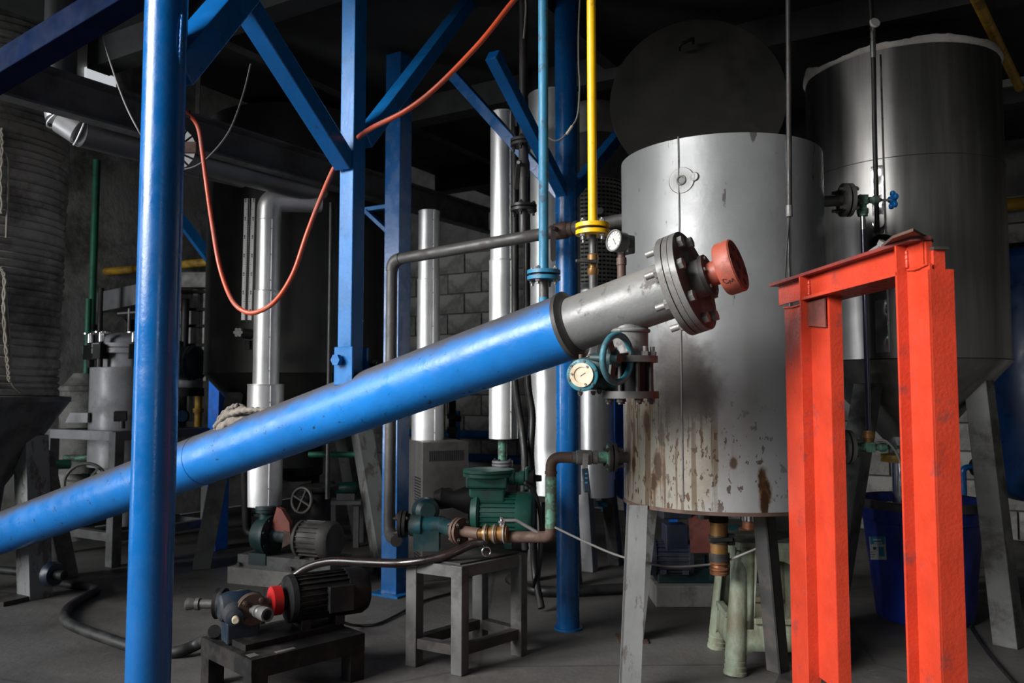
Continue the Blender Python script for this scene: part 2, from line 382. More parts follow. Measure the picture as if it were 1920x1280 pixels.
mk('blue_in_shade', (.0015, .010, .042), .8, var=.2, dirt=(.004, .008, .02), da=.6, spec=.1)  # brace blue darkened to carry the shade under the platform
mk('scale_white', (.78, .78, .76), .5, var=.05)
def on_cyl(px, py, c, r, off=0.0):
    'where the sight line of a pixel meets a vertical cylinder'
    u, v = (px - 960) / F, (640 - py) / F
    d = V((u, CP - v * SP, SP + v * CP)); o = V((0, 0, EYE))
    dx, dy = d.x, d.y; ox, oy = -c[0], -c[1]; r += off
    a = dx * dx + dy * dy; bb = 2 * (dx * ox + dy * oy); cc = ox * ox + oy * oy - r * r
    t = (-bb - math.sqrt(max(0, bb * bb - 4 * a * cc))) / (2 * a)
    return o + d * t
TC = (.789, 3.096); TR = .37; T0, T1 = .608, 1.88          # grey tank
m, nt, b = nodes('tank_grey'); co = coord(nt)
def tl(px, py):
    p = on_cyl(px, py, TC, TR); return (p.x - TC[0], p.y - TC[1], p.z)
c = mixc(nt, ramp(nt, noise(nt, co, 2.2, 6), .3, .72), (.285, .292, .296), (.215, .22, .224))
c = mixc(nt, mth(nt, 'MULTIPLY', ramp(nt, noise(nt, co, 22, 6, .7, (1, 1, .25)), .635, .67), .75), c, (.05, .04, .034))
# thin runs of rust and oil down the lower left of the shell
zone = mth(nt, 'MULTIPLY', blob(nt, co, tl(1232, 850), (3.6, 2, 3.0), .2), 2.2, clamp=True)
c = mixc(nt, mth(nt, 'MULTIPLY', zone, .6), c, (.17, .14, .085))
run = ramp(nt, noise(nt, co, 46, 3, .5, (1, 1, .035)), .53, .58)
c = mixc(nt, mth(nt, 'MULTIPLY', mth(nt, 'MULTIPLY', run, zone), .8), c, (.075, .045, .02))
spot = ramp(nt, noise(nt, co, 58, 3, .6, (1, 1, .38)), .585, .62)
c = mixc(nt, mth(nt, 'MULTIPLY', mth(nt, 'MULTIPLY', spot, zone), .92), c, (.055, .022, .007))
z2 = blob(nt, co, tl(1360, 880), (3.0, 2, 3.2), .3)
c = mixc(nt, mth(nt, 'MULTIPLY', mth(nt, 'MULTIPLY', ramp(nt, noise(nt, co, 44, 3, .6, (1, 1, .6)), .62, .65), z2), .85), c, (.04, .018, .008))
for px, py, sc, k in ((1430, 905, (62, 40, 17), .95), (1437, 922, (52, 34, 20), .95), (1433, 944, (60, 40, 19), .95), (1234, 872, (58, 40, 16), .85), (1226, 905, (75, 50, 24), .85), (1246, 900, (190, 110, 7), .6), (1375, 868, (80, 55, 40), .7), (1188, 872, (80, 55, 30), .8), (1212, 790, (60, 40, 20), .7), (1240, 815, (70, 50, 22), .7)):
    c = mixc(nt, mth(nt, 'MULTIPLY', blob(nt, co, tl(px, py), tuple(x * .72 for x in sc), .5, 34, .3), k * .8), c, (.125, .055, .014))
    c = mixc(nt, mth(nt, 'MULTIPLY', blob(nt, co, tl(px, py), sc, .7, 38, .6), k), c, (.028, .011, .004))
for px, py, sc, k in ((1280, 722, (6.6, 4, 4.6), .93), (1308, 735, (9, 6, 7.5), .88), (1268, 690, (7, 5, 5.5), .7), (1262, 650, (9, 6, 8), .5), (1265, 780, (7, 5, 6.5), .55)):  # soot stains, with the soft shadow of the flange painted in
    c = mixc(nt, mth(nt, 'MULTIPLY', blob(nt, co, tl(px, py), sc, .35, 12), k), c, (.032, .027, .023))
c = mixc(nt, mth(nt, 'MULTIPLY', blob(nt, co, tl(1278, 338), (17, 10, 17), .3, 25), .75), c, (.12, .12, .115))
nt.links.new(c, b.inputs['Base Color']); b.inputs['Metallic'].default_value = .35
nt.links.new(ramp(nt, noise(nt, co, 6, 6), .3, .7, .36, .48), b.inputs['Roughness'])
bn = N(nt, 'Bump'); bn.inputs['Strength'].default_value = .08; bn.inputs['Distance'].default_value = .01; nt.links.new(noise(nt, co, 40, 4), bn.inputs['Height']); nt.links.new(bn.outputs[0], b.inputs['Normal'])

# ================================================================== the setting
LA, LB, HZ, HR = 9.0, 10.6, 2.80, 6.2        # HZ: underside of the platform deck overhead, HR: roof
fl = struct('floor', MB().prism([(0, 0), (LA, 0), (LA, LB), (0, LB)], room(0, 0, -.12), A, B, (0, 0, .12)), 'floor_concrete')
def slab(mb, a0, a1, b0, b1, z0, z1): return mb.prism([(a0, b0), (a1, b0), (a1, b1), (a0, b1)], room(0, 0, z0), A, B, (0, 0, z1 - z0))
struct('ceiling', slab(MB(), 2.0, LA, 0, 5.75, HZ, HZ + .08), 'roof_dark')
struct('shade_fascia', slab(MB(), 0, LA, 5.65, 5.75, 2.65, HR), 'roof_dark')  # unseen fascia added to block light over the deck and shade the tops
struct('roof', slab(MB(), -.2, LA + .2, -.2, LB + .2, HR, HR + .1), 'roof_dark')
wb = struct('wall_back', slab(MB(), -.2, LA + .2, -.25, -.012, 0, HR), 'mortar')
struct('wall_left', slab(MB(), -.25, -.012, -.012, LB, 0, HR), 'plaster')
struct('wall_right', slab(MB(), LA, LA + .2, 0, LB, 0, HR), 'plaster_dark')
wf = MB()
for a0, a1, z0, z1 in ((0, 1.4, 0, HR), (1.4, 4.6, 5.4, HR), (1.4, 4.6, 0, 2.2), (4.6, 7.2, 0, HR), (7.2, 8.8, 2.6, HR), (8.8, LA, 0, HR)): slab(wf, a0, a1, LB, LB + .2, z0, z1)
struct('wall_front', wf, 'plaster_dark')
# concrete blocks of the back wall, each a piece of its own
bl, bh = .40, .20
for r in range(12):
    off = (r % 2) * bl / 2
    for i in range(22):
        a = .02 + off + i * bl
        if a + bl > LA: continue
        piece('concrete_block', 'blk', lambda mb: mb.box((0, 0, 0), (bl - .014, .04, bh - .014), R3(PHI)), 'block', wb, room(a + bl / 2, .0 + random.uniform(-.006, .004), bh * r + bh / 2))
# high slit windows over the left wall, bright with sky
def wall_b(px, z):
    u = (px - 960) / F
    # wall a = 0: C0 + B*b ; solve x/y = u
    return (u * C0.y - C0.x) / (B.x - u * B.y)
for i, (p0, p1) in enumerate(((2, 62), (140, 198), (548, 622))):
    b0, b1 = wall_b(p1, 0), wall_b(p0, 0)
    o = struct('window_%d' % (i + 1), slab(MB(), -.005, .02, b0, b1, 3.33, 3.50), 'window_sky')
# roof trusses and purlins, dark
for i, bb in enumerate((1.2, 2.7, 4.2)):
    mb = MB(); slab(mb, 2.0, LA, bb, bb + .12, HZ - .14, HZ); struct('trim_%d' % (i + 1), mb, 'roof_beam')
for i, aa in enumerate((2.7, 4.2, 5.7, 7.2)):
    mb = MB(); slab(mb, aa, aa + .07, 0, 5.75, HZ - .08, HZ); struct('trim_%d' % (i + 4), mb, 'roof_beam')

# ================================================================== inclined screw conveyor
a0, a1 = W(0, 1000, 4.0), W(1068, 611, 2.42)
AX = (a1 - a0).normalized()
def au(px):            # point on the conveyor axis at a pixel column
    u = (px - 960) / F; d = a1 - a0
    t = (u * a0.y - a0.x) / (d.x - u * d.y); return a0 + d * t
LEN = (a1 - a0).length; start = a0 - AX * .45
cv = thing('screw_conveyor', 'long inclined blue screw conveyor tube with grey discharge end and bolted flange', 'conveyor', V((start.x, start.y, 0)))
ar = .098
part('conveyor_tube', MB().lathe(start, AX, [(0, ar), (LEN + .45, ar)], 56), 'auger_blue', cv, 'blue painted tube, dusty on top')
for px in (385,):
    c_ = au(px); part('weld_seam', MB().torus(c_, AX, ar, .0022, 48, 6), 'auger_blue', cv)
c_ = a1; part('end_ring', MB().lathe(c_ - AX * .006, AX, [(0, ar + .004), (.014, ar + .006), (.020, .088), (.026, .083)], 48), 'flange_face', cv)
gr = .080; fc = au(1272)
part('discharge_tube', MB().lathe(c_, AX, [(0, gr), ((fc - c_).length + .005, gr)], 48), 'grey_paint', cv, 'grey painted discharge tube')
# big end flange, two plates and a cover
s_, t_, _d = frame(AX)
fr = .140
f1 = part('flange', MB().lathe(fc, AX, [(0, fr), (.017, fr)], 64), 'flange_steel', cv, 'round steel flange', .0015)
part('gasket', MB().cyl(fc + AX * .017, fc + AX * .020, fr * .97, n=48), 'black_rubber', cv)
f2 = part('flange', MB().lathe(fc + AX * .020, AX, [(0, fr), (.015, fr)], 64), 'flange_steel', cv, None, .0015)
part('gasket', MB().cyl(fc + AX * .035, fc + AX * .0365, fr * .985, n=48), 'black_rubber', cv)
f3 = part('cover_plate', MB().lathe(fc + AX * .0365, AX, [(0, fr), (.016, fr)], 64), 'flange_steel', cv, None, .0015)
part('cover_face', MB().cyl(fc + AX * .0524, fc + AX * .0532, fr * .985, n=64), 'flange_face', f3)
boltring(f3, fc + AX * .053, AX, fr * .82, 8, .0155, .015, 'bolt_steel', 0, .25)
boltring(f1, fc, -AX, fr * .82, 8, .0155, .014, 'bolt_steel', .026, -.25, 'nut')
hb = fc + AX * .053
part('bearing_boss', MB().lathe(hb, AX, [(0, .052), (.030, .052)], 40), 'flange_steel', cv, None, .001)
part('seal_ring', MB().lathe(hb + AX * .030, AX, [(0, .058), (.012, .058), (.013, .030)], 40), 'dark_steel', cv)
boltring(cv, hb + AX * .042, AX, .047, 6, .005, .005, 'bolt_steel', 0, .2)
cp = part('shaft_coupling', MB().lathe(hb + AX * .034, AX, [(0, .032), (.034, .034), (.040, .036)], 40), 'red_oxide', cv, 'red oxide coupling half with bolt holes')
hub = hb + AX * .072
hr = .072; ho = []
mb = MB().lathe(hub, AX, [(0, .034), (.004, hr - .004), (.010, hr), (.047, hr), (.050, hr - .003)], 56, True, False)
# coupling face with six holes and a keyed bore
n = 72; fo = hub + AX * .050
holes = [(.047 * math.cos(g), .047 * math.sin(g), .0105) for g in [math.pi / 3 * k + .3 for k in range(6)]] + [(0, 0, .014)]
part('coupling_disc', mb, 'red_oxide', cv)
part('coupling_face', MB().cyl(fo - AX * .0005, fo + AX * .0006, hr - .003, n=56), 'red_rusty', cv)
for hx, hy, rr in holes:
    q = fo + s_ * hx + t_ * hy
    piece('bolt_hole', ('ch', rr), lambda mb: mb.cyl((0, 0, 0), (0, 0, .0016), rr, n=18), 'ink', cv, q, AX)
# hand-written chalk mark CM on the rim of the coupling
rim_c = hub + AX * .028
vdir = (V((0, 0, EYE)) - rim_c); vdir = (vdir - AX * vdir.dot(AX)).normalized(); wdir = AX.cross(vdir).normalized()
if wdir.z > 0: wdir = -wdir
def rimpt(u, v):
    g = v / hr; return rim_c + AX * u + (vdir * math.cos(g) + wdir * math.sin(g)) * (hr + .0004)
for pts in ([(-.004, .026), (-.012, .022), (-.014, .030), (-.008, .036), (-.002, .034)], [(.000, .040), (.001, .030), (.006, .037), (.010, .028), (.013, .039)]):
    part('marker_stroke', MB().tube(spline([rimpt(*p) for p in pts], 5), .0009, 5), 'ink', cv)
# hanger lug on top for the post
# outlet nozzle under the discharge tube
nz = au(1181); nzb = V((nz.x, nz.y, 1.09))
part('outlet_nozzle', MB().lathe(V((nz.x, nz.y, nz.z - .05)), (0, 0, -1), [(0, .052), (nz.z - .05 - nzb.z - .02, .052)], 36), 'grey_paint', cv, 'short vertical outlet nozzle')
part('weld_collar', MB().torus(V((nz.x, nz.y, nz.z - .076)), (0, 0, 1), .053, .006, 32, 8), 'grey_paint', cv)

# ---- wafer valve with gear box and handwheel, hung on the outlet
vz1 = 1.108; vx, vy = nz.x, nz.y
vv = thing('butterfly_valve', 'black wafer valve with teal gearbox and handwheel under the conveyor outlet', 'valve', V((vx, vy, .95)))
fu = part('upper_flange', MB().lathe(V((vx, vy, vz1 - .018)), (0, 0, 1), [(0, .078), (.018, .078)], 44), 'flange_steel', vv, None, .0015)
fl_ = part('lower_flange', MB().lathe(V((vx, vy, .99)), (0, 0, 1), [(0, .080), (.020, .080)], 44), 'flange_face', vv, None, .0015)
part('valve_body', MB().lathe(V((vx, vy, 1.010)), (0, 0, 1), [(0, .054), (.080, .054)], 36), 'black_iron', vv)
boltring(fu, (vx, vy, vz1), (0, 0, 1), .063, 8, .011, .012, 'bolt_steel', .014, .2, 'nut')
boltring(fl_, (vx, vy, .990), (0, 0, -1), .063, 8, .010, .010, 'bolt_dark', .006, .2, 'nut')
for k in range(8):
    g = 2 * math.pi * k / 8 + .2; q = V((vx + .063 * math.cos(g), vy + .063 * math.sin(g), 1.0))
    piece('stud', 'stud', lambda mb: mb.cyl((0, 0, 0), (0, 0, .095), .0065, n=10), 'dark_steel', vv, q)
gd = (V((0, -1, 0)) + V((-.38, 0, 0))).normalized()          # gearbox faces forward and to the left
gc = W(1092, 703, vy - .055)                                      # centre of the round pale face
gx_s, gx_u, _ = frame(gd)
gb = part('gearbox', MB().lathe(gc - gd * .002, -gd, [(0, .044), (.012, .044), (.018, .040), (.055, .040), (.062, .034)], 40), 'teal_paint', vv, 'teal gearbox with round indicator face')
part('neck', MB().cyl(gc - gd * .045 + V((0, 0, -.012)), V((vx, vy, 1.035)), .026, .030, 24), 'teal_paint', gb)
part('side_housing', MB().lathe(gc - gd * .03 - V((.0, 0, -.02)), (1, -.25, .25), [(-.028, .030), (.066, .030), (.072, .020)], 28), 'teal_paint', gb)
part('cover_ring', MB().lathe(gc, gd, [(-.003, .0445), (.003, .0445), (.005, .041), (.005, .030)], 44, True, False), 'teal_light', gb, 'worn light teal cover ring')
part('indicator_bezel', MB().lathe(gc + gd * .004, gd, [(0, .033), (.006, .033), (.006, .022), (.003, .021)], 40, True, True), 'cream_dial', gb, 'pale indicator disc')
part('indicator_needle', MB().beam(gc + gd * .0078 + gx_s * .004 - gx_u * .003, gc + gd * .0078 - gx_s * .010 + gx_u * .006, .0015, .0006), 'ink', gb)
for k in range(3):
    g = 2 * math.pi * k / 3 + 2.2; piece('screw', 'scr', lambda mb: mb.cyl((0, 0, 0), (0, 0, .0025), .0032, n=10), 'flange_steel', gb, gc + gd * .010 + (gx_s * math.cos(g) + gx_u * math.sin(g)) * .0275, gd)
for k in range(6):
    g = 2 * math.pi * k / 6 + .7; piece('screw', 'scr2', lambda mb: mb.cyl((0, 0, 0), (0, 0, .0030), .0036, n=8), 'bolt_dark', gb, gc + gd * .004 + (gx_s * math.cos(g) + gx_u * math.sin(g)) * .0385, gd)
# cast letters round the cover ring
for k in range(7):
    g = .15 + k * .16; q = gc + gd * .0055 + (gx_s * math.cos(g) + gx_u * math.sin(g)) * .0385
    piece('raised_mark', 'rmk', lambda mb: mb.box((0, 0, 0), (.0035, .002, .0012)), 'pump_teal', gb, q, gd)
for q in (gc - gd * .03 + V((-.012, 0, .044)), gc - gd * .045 + V((.008, 0, .046))):
    piece('grease_cap', 'gcap', lambda mb: mb.cyl((0, 0, -.012), (0, 0, .014), .0065, n=12), 'pipe_rust', gb, q)
for k, q in enumerate((V((-.012, 0, -.045)), V((.022, 0, -.043)), V((.036, -.005, -.040)))): bolt(gb, gc - gd * (.02 + .008 * k) + q, (0, 0, -1), .007, .008, 'bolt_dark', .004)
hw_c = W(1157, 672, vy - .105); hd = (V((-.72, -.68, -.03))).normalized(); hd = V((.50, -.84, .12)).normalized() * 1.0
hd = V((-.62, -.74, .10)).normalized()
hd = (V((.72, -.69, -.05))).normalized()
hs, hu, _ = frame(hd)
hw = part('handwheel', MB().torus(hw_c, hd, .0635, .0090, 48, 12), 'teal_light', vv, 'worn teal handwheel')
part('hub', MB().lathe(hw_c - hd * .022, hd, [(0, .024), (.016, .026), (.022, .016), (.030, .013)], 24), 'pump_teal', hw)
for k in range(3):
    g = 2 * math.pi * k / 3 + .9; q = (hs * math.cos(g) + hu * math.sin(g))
    part('spoke', MB().beam(hw_c - hd * .010 + q * .012, hw_c + q * .060, .022, .007, hd), 'pump_teal', hw)
part('spindle', MB().cyl(hw_c - hd * .004, hw_c - hd * .085, .012, n=16), 'pump_teal', hw)

# ---- pressure gauge on its rusty nipple
gp = au(1167); top = V((gp.x, gp.y, gp.z + .078))
pg = thing('pressure_gauge', 'round white-faced pressure gauge on rusty nipple above the grey tube', 'gauge', top)
part('nipple', MB().lathe(top, (0, 0, 1), [(-.006, .0125), (.040, .0125), (.042, .0145), (.062, .0145), (.064, .011), (.074, .011)], 20), 'pipe_rust', pg)
bolt(pg, top + V((0, 0, .074)), (0, 0, 1), .011, .014, 'bolt_steel', .012, 'hex_fitting')
pd = V((-.80, -.58, .10)).normalized(); pc = W(1156, 452, top.y - .01)
cs = part('gauge_case', MB().lathe(pc - pd * .028, pd, [(0, .026), (.004, .030), (.030, .030), (.034, .032), (.040, .032), (.040, .0275), (.036, .0275)], 40), 'flange_steel', pg, 'grey round gauge case')
part('dial', MB().cyl(pc + pd * .006, pd * .009 + pc, .0275, n=36), 'dial_white', cs)
ps, pu, _ = frame(pd)
part('needle', MB().beam(pc + pd * .0098 - ps * .008 - pu * .012, pc + pd * .0098 + ps * .004 + pu * .006, .0016, .0006), 'ink', cs)
for k in range(11):
    g = math.radians(-45 + 27 * k); q = ps * math.cos(g) + pu * math.sin(g)
    piece('tick', ('tick', k), lambda mb: mb.beam(pd * .0094 + q * .020, pd * .0094 + q * .025, .0014, .0005), 'ink', cs, pc)
part('back_box', MB().box(pc - pd * .032 + V((.004, 0, -.005)), (.045, .03, .052), R3(math.atan2(-pd.x, pd.y))), 'grey_dark', cs, None, .004)
# ================================================================== pipes above the conveyor
# light blue pipe
p = au(1020); pt = V((p.x, p.y, p.z + .092)); zt = HZ - .005
lb = thing('light_blue_pipe', 'light blue vertical pipe with bolted flange standing on the conveyor', 'pipe', pt)
fz = W(1020, 516, p.y).z
part('pipe_run', MB().cyl((p.x, p.y, fz + .012), (p.x, p.y, zt), .0150, n=24), 'light_blue_paint', lb)
part('stub', MB().cyl((p.x, p.y, p.z + .06), (p.x, p.y, fz - .012), .0150, n=24), 'pipe_iron', lb)
part('stub_collar', MB().cyl((p.x, p.y, pt.z - .006), (p.x, p.y, pt.z + .022), .0158, n=24), 'light_blue_paint', lb)
flange_pair(lb, (p.x, p.y, fz), (0, 0, 1), .050, .011, 4, 'light_blue_paint', 'bolt_steel', .007, .0075, .008, .5)
# yellow pipe and brass valve
p = au(1113); pt = V((p.x, p.y, p.z + .075)); fz = W(1113, 430, p.y).z
yp = thing('yellow_pipe', 'bright yellow vertical gas pipe with flange and brass valve below', 'pipe', pt)
part('pipe_run', MB().cyl((p.x, p.y, fz + .012), (p.x, p.y, zt), .0135, n=24), 'yellow_paint', yp)
flange_pair(yp, (p.x, p.y, fz), (0, 0, 1), .050, .012, 4, 'yellow_paint', 'bolt_steel', .008, .008, .010, .9)
part('nipple', MB().cyl((p.x, p.y, fz - .075), (p.x, p.y, fz - .010), .0105, n=20), 'pipe_iron', yp)
bv = part('valve_body', MB().lathe((p.x, p.y, fz - .135), (0, 0, 1), [(0, .013), (.008, .0165), (.020, .0165), (.022, .013), (.035, .013), (.038, .016), (.060, .016), (.064, .011)], 6), 'brass', yp, 'brass valve body')
part('lever', MB().beam((p.x - .052, p.y - .018, fz - .095), (p.x + .012, p.y - .02, fz - .098), .014, .010), 'dark_steel', bv, 'dark lever handle', .003)
part('lower_pipe', MB().cyl((p.x, p.y, p.z + .06), (p.x, p.y, fz - .133), .0120, n=20), 'pipe_iron', yp)
part('weld', MB().torus((p.x, p.y, pt.z + .002), (0, 0, 1), .013, .004, 20, 6), 'grey_paint', yp)

# iron header pipe: up from the gear pump, elbow, across to the grey tank
Z = 1.622; Lh, Rh = W(735, 487, 3.8), W(1170, 412, 3.24); Lh.z = Z
ih = thing('iron_pipe', 'dark iron pipe rising from the gear pump and running across to the tank', 'pipe', V((Lh.x, Lh.y, .4)))
base = V((Lh.x, Lh.y, .44)); hdv = (Rh - Lh).normalized()
mb = MB().tube(arcpath([base, Lh, Rh + hdv * .10], .07), .026, 18); part('pipe_run', mb, 'pipe_iron', ih)
part('elbow', MB().tube(arcpath([Lh - V((0, 0, .10)), Lh, Lh + hdv * .10], .07, 10)[1:-1], .0290, 18), 'pipe_iron', ih)
part('bottom_elbow', MB().tube(arcpath([base + V((0, 0, .03)), base - V((0, 0, .075)), base + V((.05, -.13, -.078))], .06, 10), .027, 18), 'pipe_iron', ih)
def hpt(px):
    u = (px - 960) / F; d = Rh - Lh; t = (u * Lh.y - Lh.x) / (d.x - u * d.y); return Lh + d * t
q = hpt(1053)
bvl = part('ball_valve', MB().lathe(q - hdv * .045, hdv, [(0, .030), (.014, .030), (.018, .034), (.06, .036), (.075, .034), (.08, .029), (.10, .029)], 10), 'pipe_rust', ih, 'rusty ball valve body')
hq = q + V((-.035, -.05, 0)); part('stem', MB().cyl(q, hq, .010, n=12), 'pipe_rust', bvl)
part('lever', MB().prism([(-.010, .006), (.010, .006), (.009, -.03), (.012, -.05), (.011, -.128), (.004, -.136), (-.006, -.136), (-.011, -.126), (-.012, -.05), (-.009, -.03)], hq + V((0, -.004, 0)), V((1, 0, 0)), V((0, 0, 1)), (0, .006, 0)), 'dark_steel', bvl, 'flat steel lever')
bolt(bvl, hq + V((0, -.004, 0)), (0, -1, 0), .009, .007, 'bolt_dark')
part('union_ring', MB().lathe(q + hdv * .062, hdv, [(0, .030), (.02, .030), (.02, .027), (.035, .027)], 24), 'pipe_iron', ih)
bolt(ih, hpt(1128) + V((0, -.01, .045)), (-.3, -.9, .1), .016, .02, 'black_iron', .0, 'plug')
# branch that goes up from it, with two flanges and a lever valve
q = hpt(982)
br = thing('branch_pipe', 'dark vertical branch pipe with two flanges and lever valve above the iron pipe', 'pipe', q + V((0, 0, .02)))
z1, z2 = W(982, 390, q.y).z, W(978, 268, q.y).z
part('pipe_run', MB().cyl((q.x, q.y, z2), (q.x, q.y, HZ - .005), .0185, n=20), 'dark_steel', br)
part('lower_run', MB().cyl((q.x, q.y, q.z + .015), (q.x, q.y, z1), .0175, n=20), 'pipe_iron', br)
part('middle_run', MB().cyl((q.x, q.y, z1), (q.x, q.y, z2), .0185, n=20), 'pipe_iron', br)
flange_pair(br, (q.x, q.y, z1), (0, 0, 1), .056, .011, 4, 'dark_steel', 'bolt_dark', .006, .009, .012, .3)
flange_pair(br, (q.x, q.y, z2), (0, 0, 1), .056, .011, 4, 'dark_steel', 'bolt_dark', .006, .009, .012, .3)
vb = part('valve_body', MB().lathe((q.x, q.y, z2 - .15), (0, 0, 1), [(0, .019), (.01, .022), (.02, .022), (.03, .027), (.065, .027), (.08, .022), (.14, .019)], 16), 'pipe_iron', br)
hq = V((q.x - .02, q.y - .05, z2 - .10)); part('stem', MB().cyl((q.x, q.y, z2 - .10), hq, .009, n=10), 'flange_steel', vb)
part('lever', MB().beam(hq + V((0, 0, .012)), hq + V((-.012, -.004, -.115)), .022, .006, V((0, 1, 0))), 'dark_steel', vb, None, .003)
bolt(vb, hq, (-.3, -1, 0), .008, .008, 'bolt_steel')
wire = spline([W(985, -10, q.y - .03), W(986, 20, q.y - .03), W(982, 72, q.y - .025)], 6)
part('loose_cord', MB().tube(wire, .0045, 8), 'rope', br, 'off-white cord end')
# pipe with ball valve into the tank's lower left side
z = W(1150, 858, 3.02).z; e1 = V((TC[0] - TR + .03, 3.06, z)); nd = V((-1, -.02, 0)).normalized()
tp = thing('tank_feed_pipe', 'rusty green pipe with ball valve and blue lever feeding the tank side', 'pipe', W(1033, 990, 3.06))
fp = W(1148, 858, 3.04); fp.z = z
el = W(1033, 858, 3.06); el.z = z
part('nozzle', MB().cyl(e1, fp, .020, n=20), 'flange_steel', tp)
flange_pair(tp, fp, nd, .052, .011, 4, 'dark_steel', 'bolt_dark', .006, .009, .016, .8)
part('green_collar', MB().lathe(fp + nd * .012, nd, [(0, .046), (.006, .046), (.010, .021), (.045, .021)], 28), 'verdigris', tp)
v0 = fp + nd * .055
vb = part('ball_valve', MB().lathe(v0, nd, [(0, .0245), (.016, .0245), (.018, .021), (.022, .026), (.06, .028), (.075, .026), (.078, .022), (.092, .022)], 8), 'flange_steel', tp, 'steel ball valve')
vq = v0 + nd * .045 + V((0, -.034, .004)); part('stem', MB().cyl(v0 + nd * .045, vq, .009, n=10), 'bolt_steel', vb)
part('lever_neck', MB().beam(vq + V((0, 0, .012)), vq + V((-.004, -.006, -.045)), .020, .004, V((0, 1, 0))), 'bolt_steel', vb)
part('lever_grip', MB().beam(vq + V((-.004, -.006, -.040)), vq + V((.004, -.010, -.125)), .024, .010, V((0, 1, 0))), 'pump_blue', vb, 'blue plastic lever sleeve', .004)
for k in range(3): piece('grip_mark', 'gmk', lambda mb: mb.box((0, 0, 0), (.009, .001, .006)), 'light_blue_paint', vb, vq + V((0, -.0155, -.058 - .016 * k)))
bot = W(1033, 1000, 3.06)
part('pipe_run', MB().tube(arcpath([v0 + nd * .088, el, bot], .05, 10), .0200, 18), 'pipe_rust', tp)
part('green_sleeve', MB().cyl(el - V((0, 0, .07)), bot + V((0, 0, .02)), .0212, n=20), 'verdigris', tp, 'flaking green pipe')
part('elbow_band', MB().cyl(el - V((0, 0, .062)), el - V((0, 0, .052)), .0228, n=20), 'pipe_rust', tp)
part('bottom_tee', MB().tube(arcpath([bot + V((0, 0, .04)), bot - V((0, 0, .012)), bot + V((-.30, .10, -.03))], .03, 8), .021, 14), 'pipe_rust', tp)

# ================================================================== grey tank
tk = thing('grey_tank', 'large grey steel tank on splayed legs, rust-streaked, with soot stains and a painted flange shadow', 'tank', V((TC[0], TC[1], 0)))
tc3 = V((TC[0], TC[1], 0))
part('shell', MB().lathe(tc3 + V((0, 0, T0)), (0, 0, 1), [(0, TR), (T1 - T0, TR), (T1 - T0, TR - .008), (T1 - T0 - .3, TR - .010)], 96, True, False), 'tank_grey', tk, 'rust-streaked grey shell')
part('bottom_rim', MB().lathe(tc3 + V((0, 0, T0 - .004)), (0, 0, 1), [(0, TR + .003), (.012, TR + .003), (.012, TR)], 96, True, False), 'pipe_rust', tk)
for px, w_ in ((1272, .0035), (1474, .003)):
    pts = [on_cyl(px, y, TC, TR) for y in range(256 if px < 1400 else 262, 950, 22)]
    x0, y0 = pts[0].x, pts[0].y
    part('weld_seam', MB().tube([V((x0 + random.uniform(-.0008, .0008), y0, p_.z)) for p_ in pts], w_, 6), 'grey_paint' if px < 1400 else 'grey_dark', tk)
q = on_cyl(1278, 338, TC, TR); nq = V((q.x - TC[0], q.y - TC[1], 0)).normalized(); sq = V((-nq.y, nq.x, 0))
part('welded_patch', MB().lathe(q, nq, [(-.006, .050), (.0015, .044), (.0025, .010)], 28), 'tank_grey', tk)
part('plug', MB().lathe(q - sq * -.0, nq, [(0, .019), (.007, .017), (.008, .012), (.004, .010)], 20), 'grey_paint', tk)
part('plug', MB().lathe(q + sq * .045 + V((0, 0, .006)), nq, [(-.006, .018), (.003, .014), (.004, .006)], 16), 'tank_grey', tk)
# legs: angle irons
def leg(parent, top, foot, wd, th, m, yaw, name='leg'):
    R = R3(yaw); a_, b_ = R @ V((1, 0, 0)), R @ V((0, 1, 0)); up = top - foot; mb = MB()
    for (c0, c1, d0, d1) in ((0, wd, 0, th), (0, th, 0, wd)):
        vs = []
        for base_ in (foot, top):
            for (x, y) in ((c0, d0), (c1, d0), (c1, d1), (c0, d1)): vs.append(base_ + a_ * x + b_ * y)
        mb.add(vs, [(3, 2, 1, 0), (4, 5, 6, 7), (0, 1, 5, 4), (1, 2, 6, 5), (2, 3, 7, 6), (3, 0, 4, 7)])
    return part(name, mb, m, parent)
leg(tk, V((.400, 2.90, T0 + .01)), V((.352, 2.79, .008)), .070, .007, 'grey_leg', -.12)
leg(tk, V((.868, 2.86, T0 + .01)), V((.905, 2.85, .062)), .054, .007, 'dark_steel', math.radians(40))
leg(tk, V((1.02, 3.28, T0 + .01)), V((1.10, 3.42, .008)), .065, .007, 'grey_leg', -.12)
leg(tk, V((.52, 3.32, T0 + .01)), V((.47, 3.44, .008)), .065, .007, 'grey_leg', -.12)
part('foot_plate', MB().box((.385, 2.83, .004), (.13, .13, .008)), 'pipe_rust', tk)
part('foot_beam', MB().beam((.86, 2.69, .032), (.97, 2.93, .032), .062, .060), 'dark_steel', tk, 'box-section foot beam')
part('foot_plate', MB().box((1.12, 3.45, .004), (.12, .12, .008)), 'pipe_rust', tk)
part('foot_plate', MB().box((.49, 3.46, .004), (.12, .12, .008)), 'pipe_rust', tk)
